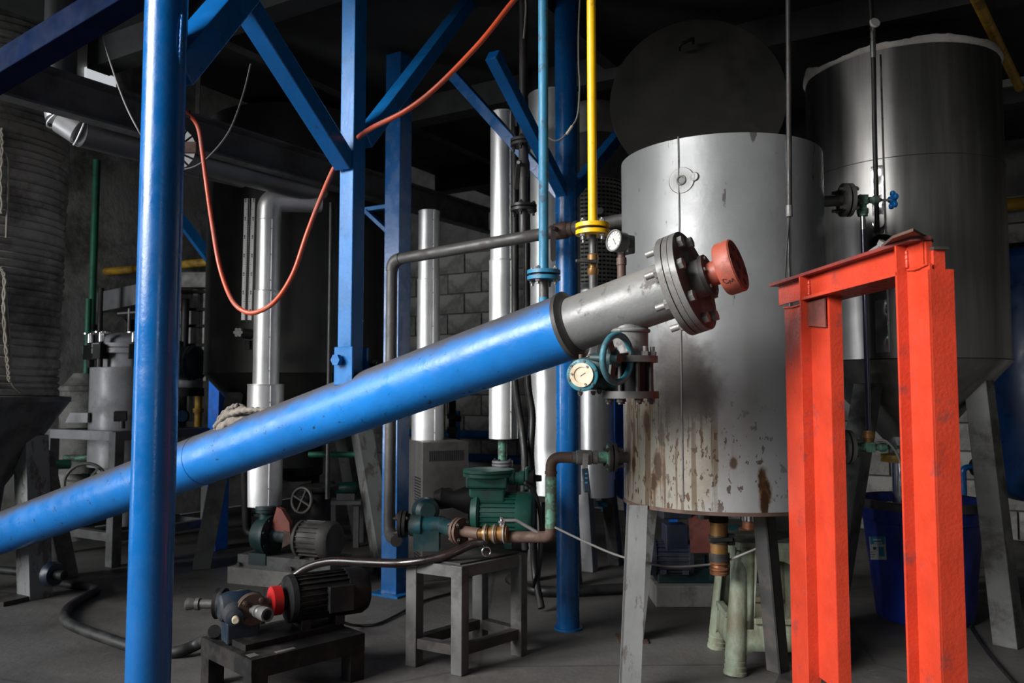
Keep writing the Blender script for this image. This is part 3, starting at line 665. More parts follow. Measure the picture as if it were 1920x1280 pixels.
# lid standing open behind the rim
lc = V((W(1311, 175, 3.46).x, 3.50, 2.27)); ln = V((-.18, -1, .10)).normalized()
ld = part('lid', MB().lathe(lc + ln * -.006, ln, [(0, .372), (.010, .375), (.014, .372)], 80), 'lid_dark', tk, 'dark round lid standing open')
part('lid_handle', MB().tube(arcpath([lc + ln * .006 + V((-.075, 0, .22)), lc + ln * .05 + V((-.075, 0, .22)), lc + ln * .05 + V((-.015, 0, .25)), lc + ln * .006 + V((-.015, 0, .25))], .015), .007, 8), 'black_iron', ld)
part('hinge', MB().beam((lc.x + .02, 3.47, 1.86), (lc.x + .02, 3.515, 1.97), .09, .012), 'dark_steel', ld)
# drain valve, copper coloured
dv = V((W(1348, 1000, 2.98).x, 2.98, 0)); zz = lambda py: W(1348, py, 2.98).z
dr = thing('drain_valve', 'copper-brown drain valve with dark lever hanging under the tank', 'valve', V((dv.x, dv.y, zz(1075))))
def dl(name, prof, m, n=24, lab=None, par=None): return part(name, MB().lathe(dv, (0, 0, 1), [(zz(p_[0]), p_[1]) for p_ in prof], n), m, par or dr, lab)
dl('drain_pipe', [(945, .034), (978, .034)], 'black_iron')
dl('upper_body', [(976, .031), (1004, .031)], 'brass')
dl('middle_body', [(1016, .031), (1036, .031)], 'brass')
db = dl('valve_collar', [(1003, .036), (1017, .036)], 'dark_steel')
dl('hex_nut', [(1036, .037), (1052, .037)], 'dark_steel', 6)
dl('hose_tail', [(1052, .035), (1056, .035), (1058, .029), (1062, .030), (1064, .036), (1067, .036), (1069, .030), (1071, .035), (1076, .033)], 'copper_dirty')
part('lever', MB().beam(dv + V((-.045, -.036, zz(1009))), dv + V((.04, -.03, zz(1008))), .016, .014), 'dark_steel', db, None, .003)
part('stem_nut', MB().hexa(dv + V((.03, -.01, zz(1010))), (1, -.1, 0), .022, .022), 'black_iron', db)
part('drain_stub', MB().cyl(V((W(1318, 950, 3.05).x, 3.05, .55)), V((W(1318, 950, 3.05).x, 3.05, T0 + .01)), .022, n=20), 'flange_steel', tk)
# level gauge with two valves and a sight tube on the right side
lg = thing('level_gauge', 'sight tube level gauge between two green brass valves on the tank side', 'gauge', V((1.25, 3.02, .75)))
sx = W(1623, 600, 3.02).x
for py, lab in ((375, 'upper'), (838, 'lower')):
    z = W(1590, py, 3.02).z; y0 = 3.02; p0 = V((TC[0] + TR - .02, y0 + .03, z)); pf = V((W(1587, py, y0).x, y0, z)); ax = V((1, 0, 0))
    part('nozzle', MB().lathe(p0, pf - p0, [(0, .026), (.012, .021), ((pf - p0).length, .020)], 20), 'flange_steel', lg)
    flange_pair(lg, pf, ax, .062, .012, 4, 'flange_steel', 'bolt_steel', .008, .010, .014, .78)
    v_ = part('valve_body', MB().box((sx, y0, z), (.034, .034, .036)), 'verdigris', lg, 'green corroded valve block', .002)
    part('neck', MB().cyl((pf.x + .012, y0, z), (sx - .01, y0, z), .013, .017, n=16), 'verdigris', v_)
    s_g = -1 if lab == 'upper' else 1
    part('gland_nut', MB().lathe((sx, y0, z + s_g * .016), (0, 0, s_g), [(0, .014), (.014, .015), (.016, .021), (.034, .021), (.036, .018), (.044, .018)], 12), 'brass' if s_g > 0 else 'verdigris', v_)
    part('bonnet', MB().lathe((sx + .014, y0, z), (1, 0, 0), [(0, .011), (.022, .013), (.026, .017), (.046, .016), (.048, .008), (.055, .007)], 8), 'verdigris', v_)
    if s_g < 0:
        part('stem', MB().cyl((sx + .065, y0, z), (sx + .108, y0, z), .005, n=8), 'bolt_steel', v_)
        c_ = V((sx + .105, y0, z)); kn = MB()
        kn.lathe(c_, (1, 0, 0), [(0, .014), (.016, .014)], 20)
        for k in range(5):
            g = 2 * math.pi * k / 5 + .3; e = V((0, math.cos(g), math.sin(g)))
            kn.lathe(c_ + e * .024 + V((.001, 0, 0)), (1, 0, 0), [(0, .008), (.003, .0115), (.012, .0115), (.015, .008)], 14)
            kn.beam(c_ + V((.008, 0, 0)), c_ + V((.008, 0, 0)) + e * .022, .012, .012)
        part('star_handle', kn, 'pump_blue' if False else 'blue_paint', v_, 'blue star-shaped knob')
    else:
        part('drain_cock', MB().box((sx + .085, y0, z + .002), (.022, .022, .024)), 'verdigris', v_)
        part('drain_tip', MB().cyl((sx + .09, y0, z), (sx + .14, y0, z), .006, n=10), 'flange_steel', v_)
zu, zl = W(1590, 375, 3.02).z, W(1590, 838, 3.02).z
part('sight_tube', MB().cyl((sx, 3.02, zl + .05), (sx, 3.02, zu - .05), .0092, n=18), 'tube_black', lg, 'dark glossy sight tube')
part('tube_end', MB().cyl((sx, 3.02, zu - .11), (sx, 3.02, zu - .05), .0094, n=18), 'chrome', lg)
part('overflow_wire', MB().tube(spline([V((sx + .02, 3.0, zl + .025)), V((sx + .05, 2.98, zl + .02)), V((sx + .085, 2.97, zl - .04)), V((sx + .10, 2.97, zl - .15))], 6), .0042, 8), 'white_wire', lg)
# flexible conduit hanging beside the tank front
zc = W(1480, 405, 2.66)
cd = thing('flexible_conduit', 'grey ribbed flexible conduit hanging in front of the tank', 'conduit', zc)
mb = MB(); n = 240; tp_ = W(1478, -20, 2.66); path = [zc.lerp(tp_, i / n) for i in range(n + 1)]
mb.tube(path, .0085, 10, True, lambda i: .0098 if i % 2 else .0082); part('ribbed_sleeve', mb, 'dark_steel', cd)
part('sleeve_end', MB().cyl(zc - V((0, 0, .002)), zc + V((0, 0, .035)), .0105, n=14), 'flange_steel', cd)
part('cable', MB().tube(spline([zc, W(1477, 440, 2.67), W(1474, 480, 2.68), W(1472, 520, 2.69)], 6), .0035, 8), 'black_rubber', cd)
# ================================================================== red steel frame
U = V((.0930, -.9957, 0)); VV = V((.9957, .0930, 0)); W0 = V((.817, 2.5025, 0))      # along the beam towards the near post; to its right
ZT, ZB = 1.339, 1.272
rf = thing('red_steel_frame', 'red painted portal frame of welded steel sections with dark top flange', 'frame', W0 + U * .4)
def rbox(s0, s1, v0, v1, z0, z1): return MB().prism([(s0, v0), (s1, v0), (s1, v1), (s0, v1)], W0 + V((0, 0, z0)), U, VV, (0, 0, z1 - z0))
def rp(s, v, z): return W0 + U * s + VV * v + V((0, 0, z))
part('beam_web', rbox(-.005, .745, -.003, .004, ZB, ZT - .008), 'red_paint', rf)
part('beam_top_flange', MB().prism([(-.02, -.027), (.735, -.027), (.752, -.012), (.752, .012), (-.02, .055)], W0 + V((0, 0, ZT - .008)), U, VV, (0, 0, .008)), 'red_frame_dark', rf, 'dark red top flange')
part('beam_bottom_flange', rbox(.196, .682, -.027, .085, ZB - .008, ZB), 'red_paint', rf, None, .002)
part('post_web', rbox(.034, .199, -.003, .003, 0, ZB - .012), 'red_paint', rf)
part('post_flange', rbox(.196, .203, -.030, .004, 0, ZT - .008), 'red_paint', rf, None, .001)
part('inner_web', rbox(.203, .311, -.001, .005, .235, ZB - .008), 'red_paint', rf)
part('inner_flange', rbox(.305, .312, .000, .034, 0, ZB - .008), 'red_paint', rf, None, .001)
part('gusset', MB().prism([(.204, 0), (.304, 0), (.304, -.078), (.204, -.066)], rp(0, -.006, ZB - .014), U, V((0, 0, 1)), -VV * .004), 'red_rusty', rf, 'unpainted gusset plate')
part('post_web', rbox(.682, .767, -.003, .003, 0, ZB + .006), 'red_paint', rf)
part('post_flange', rbox(.676, .683, -.027, .004, 0, ZT - .008), 'red_paint', rf, None, .001)
part('near_flange', rbox(.760, .768, -.003, .050, 0, ZB - .006), 'red_paint', rf, None, .0015)
part('end_lug', rbox(.70, .764, .008, .034, ZB - .006, ZB + .036), 'red_paint', rf, None, .0015)
part('lug_cap', rbox(.69, .770, .006, .040, ZB + .036, ZB + .042), 'dark_steel', rf)
part('lug_side', rbox(.75, .757, -.003, .010, ZB + .0, ZT - .012), 'red_paint', rf)
random.seed(3)
def bead(pts, r=.0032):
    P_ = spline(pts, 14); return MB().tube(P_, r, 6, True, lambda i: r * random.uniform(.7, 1.3))
part('weld_bead', bead([rp(.686, -.004, ZB + .004), rp(.72, -.005, ZB + .001), rp(.765, -.004, ZB + .006)]), 'red_paint', rf)
part('weld_bead', bead([rp(.036, -.004, ZB - .012), rp(.11, -.005, ZB - .016), rp(.194, -.004, ZB - .010)]), 'red_paint', rf)
part('weld_bead', bead([rp(.206, -.005, ZT - .02), rp(.207, -.006, ZB + .02), rp(.210, -.008, ZB + .004)], .0045), 'red_paint', rf)
part('weld_bead', bead([rp(.686, -.005, ZT - .02), rp(.687, -.005, ZB + .02), rp(.688, -.006, ZB + .008)], .004), 'red_paint', rf)
for ss in (.02, .20): piece('flange_hole', 'fhole', lambda mb: mb.cyl((0, 0, 0), (0, 0, .0007), .006, n=14), 'dial_white', rf, rp(ss, -.018, ZT - .0087))
bolt(rf, rp(.60, -.014, ZT + .006), V((.25, -.5, .8)), .011, .012, 'bolt_steel')
part('bolt_shank', MB().cyl(rp(.60, -.014, ZT + .007), rp(.54, -.006, ZT + .002), .007, n=10), 'bolt_steel', rf)
solo('steel_plate', MB().prism([(.834, 1.70), (.94, 1.825), (.94, 1.90), (.86, 1.92), (.828, 1.78)], V((0, 0, ZT + .0005)), (1, 0, 0), (0, 1, 0), (0, 0, .006)), 'pipe_rust', 'loose rusty steel plate lying on top of the red frame', 'plate')

# ================================================================== big stainless vessel on the right
BC = (1.838, 3.838); BR = .420; b0, b1 = 1.150, 2.50; bc3 = V((*BC, 0))
bt = thing('stainless_hopper', 'tall stainless vessel with conical bottom standing on dark angled legs', 'tank', bc3)
part('shell', MB().lathe(bc3 + V((0, 0, b0)), (0, 0, 1), [(0, BR), (b1 - b0, BR), (b1 - b0, BR - .006), (b1 - b0 - .2, BR - .008)], 96, False, False), 'vessel_steel', bt)
part('cone', MB().lathe(bc3 + V((0, 0, b0)), (0, 0, -1), [(-.004, BR + .004), (.004, BR + .003), (.40, .075), (.45, .070)], 80, False, True), 'vessel_steel', bt)
zs = on_cyl(1700, 291, BC, BR).z
part('weld_seam', MB().torus(bc3 + V((0, 0, zs)), (0, 0, 1), BR, .0018, 96, 6), 'dark_steel', bt)
part('weld_seam', MB().torus(bc3 + V((0, 0, b0 + .002)), (0, 0, 1), BR + .002, .003, 96, 6), 'dark_steel', bt)
q0, q1 = on_cyl(1651, 92, BC, BR), on_cyl(1660, 660, BC, BR)
part('seam_strip', MB().beam(V((q0.x, q0.y, b0 + .03)), V((q0.x, q0.y, b1 - .03)), .010, .004), 'stainless', bt)
# dented bright lap along the vertical seam
def dent(u, v):
    g = (u - .5) * .12; a0_ = math.atan2(q0.y - BC[1], q0.x - BC[0]) - .065
    zz_ = b0 + .03 + v * (zs - b0 - .06); bulge = .003 + .004 * math.sin(v * 34) * math.cos(g * 20) + .003 * math.sin(v * 13 + 1)
    return V((BC[0] + (BR + bulge) * math.cos(a0_ + g), BC[1] + (BR + bulge) * math.sin(a0_ + g), zz_))
part('dented_lap', MB().grid(dent, 8, 70), 'chrome', bt, 'dented shiny seam lap')
# torn insulation standing up round the rim
random.seed(11)
def torn(u, v):
    g = math.radians(75 + 360 * u * .86); k = u * 40
    h = .016 + .007 * math.sin(k * .31) + .004 * math.sin(k * 1.3 + 1) + random.uniform(-.0025, .0025)
    h += .05 * max(0, 1 - abs(u - .33) / .05)
    r_ = BR - .002 + .012 * v
    return V((BC[0] + r_ * math.cos(g), BC[1] + r_ * math.sin(g), b1 - .012 + (h + .012) * v))
o = part('insulation_rim', MB().grid(torn, 150, 2), 'white_foam', bt, 'torn white insulation edge'); md = o.modifiers.new('s', 'SOLIDIFY'); md.thickness = .008
def boxleg(parent, top, foot, wd, m, yaw=PHI, name='leg'):
    R = R3(yaw); vs = []
    for base_ in (foot, top):
        for (x, y) in ((-1, -1), (1, -1), (1, 1), (-1, 1)): vs.append(base_ + R @ V((x * wd / 2, y * wd / 2, 0)))
    return part(name, MB().add(vs, [(3, 2, 1, 0), (4, 5, 6, 7), (0, 1, 5, 4), (1, 2, 6, 5), (2, 3, 7, 6), (3, 0, 4, 7)]), m, parent, None, .003)
ft = W(1892, 1200, 3.38); ft.z = 0
boxleg(bt, W(1832, 690, 3.62), ft, .092, 'grey_dark', math.radians(40))
boxleg(bt, V((2.13, 4.12, 1.05)), V((2.30, 4.35, 0)), .09, 'grey_dark', math.radians(40))
boxleg(bt, V((1.56, 4.14, 1.05)), V((1.40, 4.38, 0)), .09, 'grey_dark', math.radians(40))
boxleg(bt, V((1.55, 3.60, 1.05)), V((1.38, 3.66, 0)), .09, 'grey_dark', math.radians(40))
part('weld_pad', MB().lathe(W(1835, 700, 3.60), (.3, -.8, -.35), [(-.03, .055), (.006, .05)], 12), 'black_iron', bt)
oc = V((1.80, 3.80, 0))
part('outlet_flange', MB().lathe(oc + V((0, 0, W(1672, 866, 3.78).z)), (0, 0, 1), [(0, .108), (.012, .108), (.012, .104), (.018, .104), (.018, .108), (.032, .108), (.04, .06)], 36), 'yellow_old', bt, 'yellow outlet flange')
part('outlet_cone', MB().lathe(oc + V((0, 0, W(1672, 860, 3.78).z)), (0, 0, 1), [(0, .06), (.10, .075)], 32), 'stainless', bt)
part('outlet_pipe', MB().lathe(oc + V((0, 0, .50)), (0, 0, 1), [(0, .10), (.008, .10), (.010, .064), (W(1672, 866, 3.78).z - .50, .062)], 36), 'chrome', bt, 'shiny outlet pipe')
# black hose with weight hanging before the vessel
hp = [W(1636, 40, 3.30), W(1637, 95, 3.30), W(1640, 250, 3.31), W(1645, 436, 3.32)]
bh_ = thing('black_hose', 'straight black hose with a thick weight hanging in front of the stainless vessel', 'hose', W(1650, 470, 3.32))
part('hose', MB().tube(spline([V((hp[0].x - .01, 3.3, HZ - .005))] + hp[1:], 10), .0095, 12), 'black_rubber', bh_)
part('clear_end', MB().tube(spline(hp[:2] + [hp[1] + V((0, 0, -.03))], 4), .0115, 12), 'stainless', bh_)
part('weight', MB().lathe(W(1654, 474, 3.32), (0, 0, 1), [(0, .050), (.045, .050), (.066, .036), (.076, .012)], 20), 'black_rubber', bh_)
lamp_p = W(1640, 43, 3.28)
part('white_cap', MB().lathe(lamp_p, (.1, -1, .3), [(-.012, .014), (0, .022), (.006, .020)], 16), 'white_foam', bh_, 'small white plastic cap')

# ---- blue bin under it
bn_c = V((1.855, 3.79, 0)); bnr0, bnr1, bnz = .200, .262, .53
bi = thing('blue_bin', 'tall blue plastic bin with dirty rim and paper label', 'bin', bn_c)
part('bin_body', MB().lathe(bn_c, (0, 0, 1), [(0, bnr0 - .012), (.012, bnr0), (bnz * .82, bnr1 - .016), (bnz * .83, bnr1 - .006), (bnz - .02, bnr1), (bnz, bnr1), (bnz, bnr1 - .006), (.03, bnr0 - .008)], 64, True, True), 'bin_blue', bi)
part('rim', MB().lathe(bn_c + V((0, 0, bnz - .035)), (0, 0, 1), [(0, bnr1 + .001), (.002, bnr1 + .012), (.030, bnr1 + .014), (.038, bnr1 + .008), (.038, bnr1 - .008)], 64, False, False), 'grey_dark', bi, 'dusty dark rim')
part('contents', MB().cyl(bn_c + V((0, 0, .40)), bn_c + V((0, 0, .42)), bnr1 - .03, n=40), 'black_iron', bi)
for (az, nm) in ((math.radians(-22), 'handle'),):
    e = V((math.cos(az), math.sin(az), 0)); s_e = V((-e.y, e.x, 0)); q = bn_c + e * (bnr1 + .002)
    part('handle', MB().tube(arcpath([q + s_e * -.06 + V((0, 0, .46)), q + e * .035 + s_e * -.06 + V((0, 0, .44)), q + e * .035 + s_e * .06 + V((0, 0, .44)), q + s_e * .06 + V((0, 0, .46))], .02), .011, 10), 'bin_blue', bi)
    part('handle_bracket', MB().box(q + V((0, 0, .42)), (.03, .10, .05), R3(az)), 'bin_blue', bi, None, .004)
def binr(z): return bnr0 + (bnr1 - .016 - bnr0) * z / (bnz * .82)
def onbin(px, py):
    r_ = .23
    for _ in range(6):
        p_ = on_cyl(px, py, bn_c, r_); r_ = binr(p_.z)
    return p_
def decal(name, x0, x1, y0, y1, m, lift, parent, skew=0):
    def fn(u, v):
        p_ = onbin(x0 + (x1 - x0) * u + skew * v, y0 + (y1 - y0) * v); n_ = V((p_.x - bn_c.x, p_.y - bn_c.y, 0)).normalized(); return p_ + n_ * lift
    return part(name, MB().grid(fn, 6, 4), m, parent)
lbp = decal('paper_label', 1630, 1660, 1006, 1049, 'label_white', .0012, bi, 3)
decal('label_band', 1632, 1659, 1005, 1020, 'label_blue', .002, lbp, 1)
decal('label_bin_picture', 1648, 1658, 1025, 1043, 'label_blue', .002, lbp, 1)
for k, (x0, x1, y0, y1) in enumerate(((1640, 1655, 1016, 1018.5), (1638, 1653, 1010, 1013), (1638, 1644, 1025, 1030), (1634, 1645, 1034, 1035), (1634, 1642, 1039, 1040), (1634, 1640, 1043, 1044))):
    decal('label_print', x0, x1, y0, y1, 'label_white' if k < 2 else 'grey_dark', .003, lbp)

# ---- plastic stool under the tank
st_r = math.radians(-3); sx_, sy_ = R3(st_r) @ V((1, 0, 0)), R3(st_r) @ V((0, 1, 0)); sc_ = V((.966, 3.185, 0))
so = thing('plastic_stool', 'dirty pale green plastic stool standing under the tank', 'stool', sc_)
SH, hb_, ht_ = .462, .158, .122
def stp(x, y, z):      # x,y in -1..1 on the flared outline at height z
    h_ = hb_ + (ht_ - hb_) * z / SH; return sc_ + sx_ * (x * h_) + sy_ * (y * h_) + V((0, 0, z))
part('seat', MB().lathe(sc_ + V((0, 0, SH - .006)), (0, 0, 1), [(-.03, .14), (0, .15), (.006, .146)], 4), 'stool_green', so) if False else None
seat = MB(); rr = .028; pts = []
for cx_, cy_, g0 in ((1, 1, 0), (-1, 1, 90), (-1, -1, 180), (1, -1, 270)):
    for k in range(6):
        g = math.radians(g0 + 18 * k); pts.append((cx_ * (ht_ - rr + .018) + rr * math.cos(g), cy_ * (ht_ - rr + .018) + rr * math.sin(g)))
seat.prism(pts, sc_ + V((0, 0, SH - .028)), sx_, sy_, (0, 0, .028)); part('seat', seat, 'stool_green', so, None, .005)
for cx_, cy_ in ((-1, -1), (1, -1), (1, 1), (-1, 1)):
    f_, t_p = stp(cx_, cy_, 0), stp(cx_, cy_, SH - .02); d_ = (t_p - f_); L_ = d_.length
    part('leg', MB().lathe(f_, d_, [(0, .041), (.012, .0415), (.015, .038), (.030, .040), (.033, .037), (.048, .039), (.051, .037), (.062, .039), (L_ * .80, .031), (L_ * .97, .012)], 20), 'stool_green', so)
for k in range(4):
    u_, n_ = ((sx_, -sy_), (sy_, sx_), (-sx_, sy_), (-sy_, -sx_))[k]
    def sp(s, z, n_=n_, u_=u_):
        h_ = hb_ + (ht_ - hb_) * z / SH; return sc_ + u_ * (s * h_) + n_ * (h_ + .018) + V((0, 0, z))
    def sheet(name, fn_lo, fn_hi, s0=-1, s1=1, nn=16):
        mb = MB(); mb.grid(lambda u, v: sp(s0 + (s1 - s0) * u, fn_lo(s0 + (s1 - s0) * u) * (1 - v) + fn_hi(s0 + (s1 - s0) * u) * v), nn, 3)
        o_ = part(name, mb, 'stool_green', so); md_ = o_.modifiers.new('s', 'SOLIDIFY'); md_.thickness = .005; md_.offset = 0
    arch = lambda s: .335 + .065 * math.sqrt(max(0, 1 - (s / .62) ** 2)) if abs(s) < .62 else .16
    sheet('side_panel', lambda s: arch(s) , lambda s: SH - .02, -.62, .62)
    sheet('side_strip', lambda s: .16, lambda s: SH - .02, -1, -.62, 3); sheet('side_strip', lambda s: .16, lambda s: SH - .02, .62, 1, 3)
    sheet('cross_rail', lambda s: .085 if abs(s) < .7 else .085 - .06 * (abs(s) - .7) / .3, lambda s: .19, -1, 1)
    part('rail_ledge', MB().beam(sp(-.62, .19), sp(.62, .19), .03, .02), 'stool_green', so, None, .004)
# ================================================================== blue steel columns and braces
X_, Y_ = W(295, 640, 2.0).x, 2.0
cl = thing('round_column', 'tall round glossy blue column with square brace at its top', 'column', V((X_, Y_, 0)))
part('pipe_post', MB().cyl((X_, Y_, 0), (X_, Y_, HZ - .02), .0505, n=56), 'blue_paint', cl)
ap = W(432, -6, 2.32)
part('brace', MB().beam(V((X_ + .01, Y_ + .02, 1.80)), ap + V((.06, .03, .08)), .085, .075), 'blue_paint', cl, None, .004)
part('weld_bead', bead([V((X_ + .045, Y_ - .02, 1.81)), V((X_ + .05, Y_ - .03, 1.86)), V((X_ + .05, Y_ - .025, 1.93))], .004), 'blue_paint', cl)
part('base_plate', MB().box((X_, Y_, .005), (.16, .16, .01)), 'blue_paint_old', cl)
PX, PY = W(657, 640, 2.83).x, 2.83; wq = .062
ac = au(655); ztop = ac.z + ar / math.sqrt(1 - AX.z ** 2)
sq = thing('hanger_post', 'square blue hanger post bolted to the conveyor top, braced overhead', 'post', V((PX, PY, ztop - .02)))
def spost(parent, name, x, y, z0, z1, wd, m, yaw=PHI): return part(name, MB().box((x, y, (z0 + z1) / 2), (wd, wd, z1 - z0), R3(yaw)), m, parent, None, .003)
spost(sq, 'square_tube', PX, PY, ztop - .03, HZ - .02, wq, 'blue_paint_old')
jn = V((PX, PY, W(655, 300, PY).z))
part('brace', MB().beam(jn + V((-.02, -.02, -.02)), ap + V((.01, -.02, .03)), .062, .062), 'blue_paint', sq, None, .003)
e2 = W(886, -6, 3.75)
part('brace', MB().beam(V((PX + .03, PY + .02, W(690, 262, PY).z)), e2, .055, .055), 'blue_paint_old', sq, None, .003)
bk = part('clevis_plate', MB().box((PX - .012, PY - .046, ztop + .035), (.082, .010, .13), R3(PHI)), 'blue_paint_old', sq, None, .003)
part('clevis_plate', MB().box((PX + .02, PY + .046, ztop + .035), (.082, .010, .13), R3(PHI)), 'blue_paint_old', sq)
bolt(bk, V((PX - .03, PY - .052, ztop + .055)), B, .020, .016, 'blue_paint_old', .0)
bolt(sq, V((PX + .07, PY + .03, ztop + .045)), A, .014, .02, 'black_iron', .01)
CX, CY = W(744, 640, 4.25).x, 4.25
s2 = thing('square_column', 'square blue column with side bracket beside the dark iron pipe', 'column', V((CX, CY, 0)))
spost(s2, 'square_tube', CX, CY, 0, HZ - .02, .098, 'blue_paint')
zb_ = W(705, 380, 4.2).z
part('bracket_arm', MB().beam(V((CX, CY, zb_)) - A * .02, V((CX, CY, zb_)) - A * .27, .03, .022), 'blue_paint_old', s2, None, .002)
part('bracket_strut', MB().beam(V((CX, CY, zb_ - .16)) - A * .03, V((CX, CY, zb_ - .01)) - A * .21, .045, .022), 'blue_paint', s2, None, .002)
part('base_plate', MB().box((CX, CY, .005), (.18, .18, .01), R3(PHI)), 'blue_paint_old', s2)
QX, QY = W(1063, 640, 3.62).x, 3.62
c3 = thing('round_column', 'round blue column with forked braces beside the light blue pipe', 'column', V((QX, QY, 0)))
part('pipe_post', MB().cyl((QX, QY, 0), (QX, QY, HZ - .02), .0490, n=48), 'blue_paint', c3)
part('base_plate', MB().cyl((QX, QY, 0), (QX, QY, .008), .062, n=30), 'blue_paint_old', c3)
zq = W(1060, 368, QY).z; Q = V((QX, QY, zq))
part('brace', MB().beam(Q - B * .02, Q - B * .75 + V((0, 0, .56)), .052, .052), 'blue_paint', c3, None, .003)
part('brace', MB().beam(Q - A * .02, Q - A * .62 + V((0, 0, .68)), .050, .050), 'blue_paint', c3, None, .003)
part('brace', MB().beam(Q + B * .02, Q + B * .62 + V((0, 0, .42)), .050, .050), 'blue_paint', c3, None, .003)
# other brace of the platform, its shade put into the paint colour
solo('diagonal_brace', MB().beam(W(-60, 172, 3.05), W(260, -22, 2.75), .098, .09), 'blue_in_shade', 'blue diagonal brace with painted shade crossing above the rope-wound tank', 'brace', bevel=.004)
bx_ = W(412, 740, 5.45).x
bp = thing('far_blue_post', 'short blue square post behind the dark tank leg', 'post', V((bx_, 5.45, 0)))
spost(bp, 'square_tube', bx_, 5.45, 0, HZ - .02, .10, 'blue_far')
part('brace', MB().beam(V((bx_ - .02, 5.45, 1.82)), V((bx_ - .42, 5.2, 2.42)), .07, .06), 'blue_paint_old', bp)

# ================================================================== grey channel beam and the zinc duct
b0_, b1_ = W(-30, 128, 3.15), W(915, 422, 5.95); b0_.z = b1_.z = 2.25
gbm = thing('channel_beam', 'long grey steel channel beam running back overhead', 'beam', V((b0_.x, b0_.y, 2.16)))
part('web', MB().beam(b0_, b1_, .012, .165), 'grey_beam', gbm)
part('bottom_flange', MB().beam(b0_ + V((.03, -.02, -.080)), b1_ + V((.03, -.02, -.080)), .075, .010), 'grey_beam', gbm)
part('top_flange', MB().beam(b0_ + V((.03, -.02, .080)), b1_ + V((.03, -.02, .080)), .075, .010), 'grey_beam', gbm)
d0, d1 = W(150, 244, 3.62), W(600, 368, 4.72); d1.z = d0.z; dd_ = (d1 - d0).normalized()
du = thing('zinc_duct', 'dull round zinc duct with bright segmented elbow running under the beam', 'duct', V((d0.x, d0.y, d0.z - .1)))
part('duct_run', MB().cyl(d0, d1, .074, n=40), 'duct_zinc', du)
part('duct_sleeve', MB().cyl(d0.lerp(d1, .30), d0.lerp(d1, .62), .086, n=40), 'duct_zinc', du)
e1_ = W(117, 222, 3.60); e2_ = W(110, 190, 3.60); e3_ = V((e2_.x, e2_.y, 2.95))
for (p_, q_, m_) in ((d0, e1_, 'duct_elbow'), (e1_, e2_, 'duct_elbow'), (e2_, e3_, 'duct_zinc')):
    part('elbow_segment', MB().cyl(p_, q_, .068, n=36), m_, du)
for p_, n_ in ((d0, (d0 - e1_).normalized() + dd_), (e1_, (e1_ - e2_).normalized() + (d0 - e1_).normalized()), (e2_, V((0, 0, 1)))): part('elbow_bead', MB().torus(p_, n_, .071, .004, 36, 6), 'aluminium', du)
part('hanger_strap', MB().beam(d0.lerp(d1, .42) + V((0, 0, .09)), d0.lerp(d1, .42) + V((0, 0, 1.4)), .022, .006), 'dark_steel', du)
# notched white scrap and rusty clip behind the column
q = W(348, 300, 3.55)
cs_ = du
for k in range(7):
    g0, g1 = -1.15 + k * .36, -1.15 + k * .36 + .27
    P0 = q + V((-.055, 0, .05)); pts = [P0 + V((.03 * math.cos(g0), 0, .03 * math.sin(g0))), P0 + V((.098 * math.cos(g0), 0, .098 * math.sin(g0))), P0 + V((.098 * math.cos(g1), 0, .098 * math.sin(g1)))]
    part('scrap_wedge', MB().prism([(p_.x, p_.z) for p_ in pts], (0, q.y, 0), (1, 0, 0), (0, 0, 1), (0, .003, 0)), 'dial_white', cs_)
part('rusty_clip', MB().box(q + V((.0, 0, .055)), (.10, .02, .05)), 'pipe_rust', cs_, None, .004)
# ================================================================== clad columns (insulated pipes)
def clad(px, Y, rows, label, m='aluminium', name='clad_pipe', seam=True):
    'rows: (py_bottom, py_top, half width px) from low to high'
    x = W(px, 640, Y).x; z_of = lambda py: W(px, py, Y).z
    t = thing(name, label, 'pipe', V((x, Y, z_of(rows[0][0]))))
    for k, (p0, p1, hw) in enumerate(rows):
        r_ = hw * Y / F; z0, z1 = z_of(p0), z_of(p1)
        s = part('cladding_sheet', MB().lathe((x, Y, z0), (0, 0, 1), [(0, r_ * .4), (0, r_), (z1 - z0, r_), (z1 - z0, r_ * .4)], 44, True, True), m, t)
        part('sheet_bead', MB().torus((x, Y, z1 - .004), (0, 0, 1), r_ + .0005, .0022, 40, 6), m, s)
        if seam:
            g = -.55; q = V((x + (r_ + .001) * math.sin(-g), Y - (r_ + .001) * math.cos(g), 0))
            part('lap_joint', MB().beam(q + V((0, 0, z0 + .005)), q + V((0, 0, z1 - .01)), .004, .003), m, s)
            for j in range(3): piece('rivet', 'rivet', lambda mb: mb.cyl((0, 0, 0), (0, -.003, 0), .0035, n=8), 'bolt_steel', s, q + V((-.004, -.002, z0 + (z1 - z0) * (.15 + .35 * j))))
    return t, x
t1_, x1_ = clad(500, 4.6, [(947, 720, 33), (722, 545, 24), (548, 412, 22)], 'bright aluminium-clad pipe with elbow above the teal pump')
ez = W(500, 412, 4.6).z
part('elbow', MB().tube(arcpath([V((x1_, 4.6, ez - .01)), V((x1_, 4.6, ez + .115)), V((x1_ + .26, 4.72, ez + .135))], .09, 10), .066, 28), 'aluminium', t1_)
part('pipe_end', MB().lathe((x1_, 4.6, W(500, 965, 4.6).z), (0, 0, 1), [(0, .062), (.012, .062), (.014, .04), (.07, .04)], 24), 'black_iron', t1_)
clad(803, 4.78, [(829, 700, 30), (702, 524, 21), (526, 396, 20)], 'aluminium-clad flue pipe standing on the grey heater cabinet')
t3_, x3_ = clad(944, 4.15, [(822, 488, 27), (490, 212, 25)], 'aluminium-clad pipe ending in a small flange above the green motor')
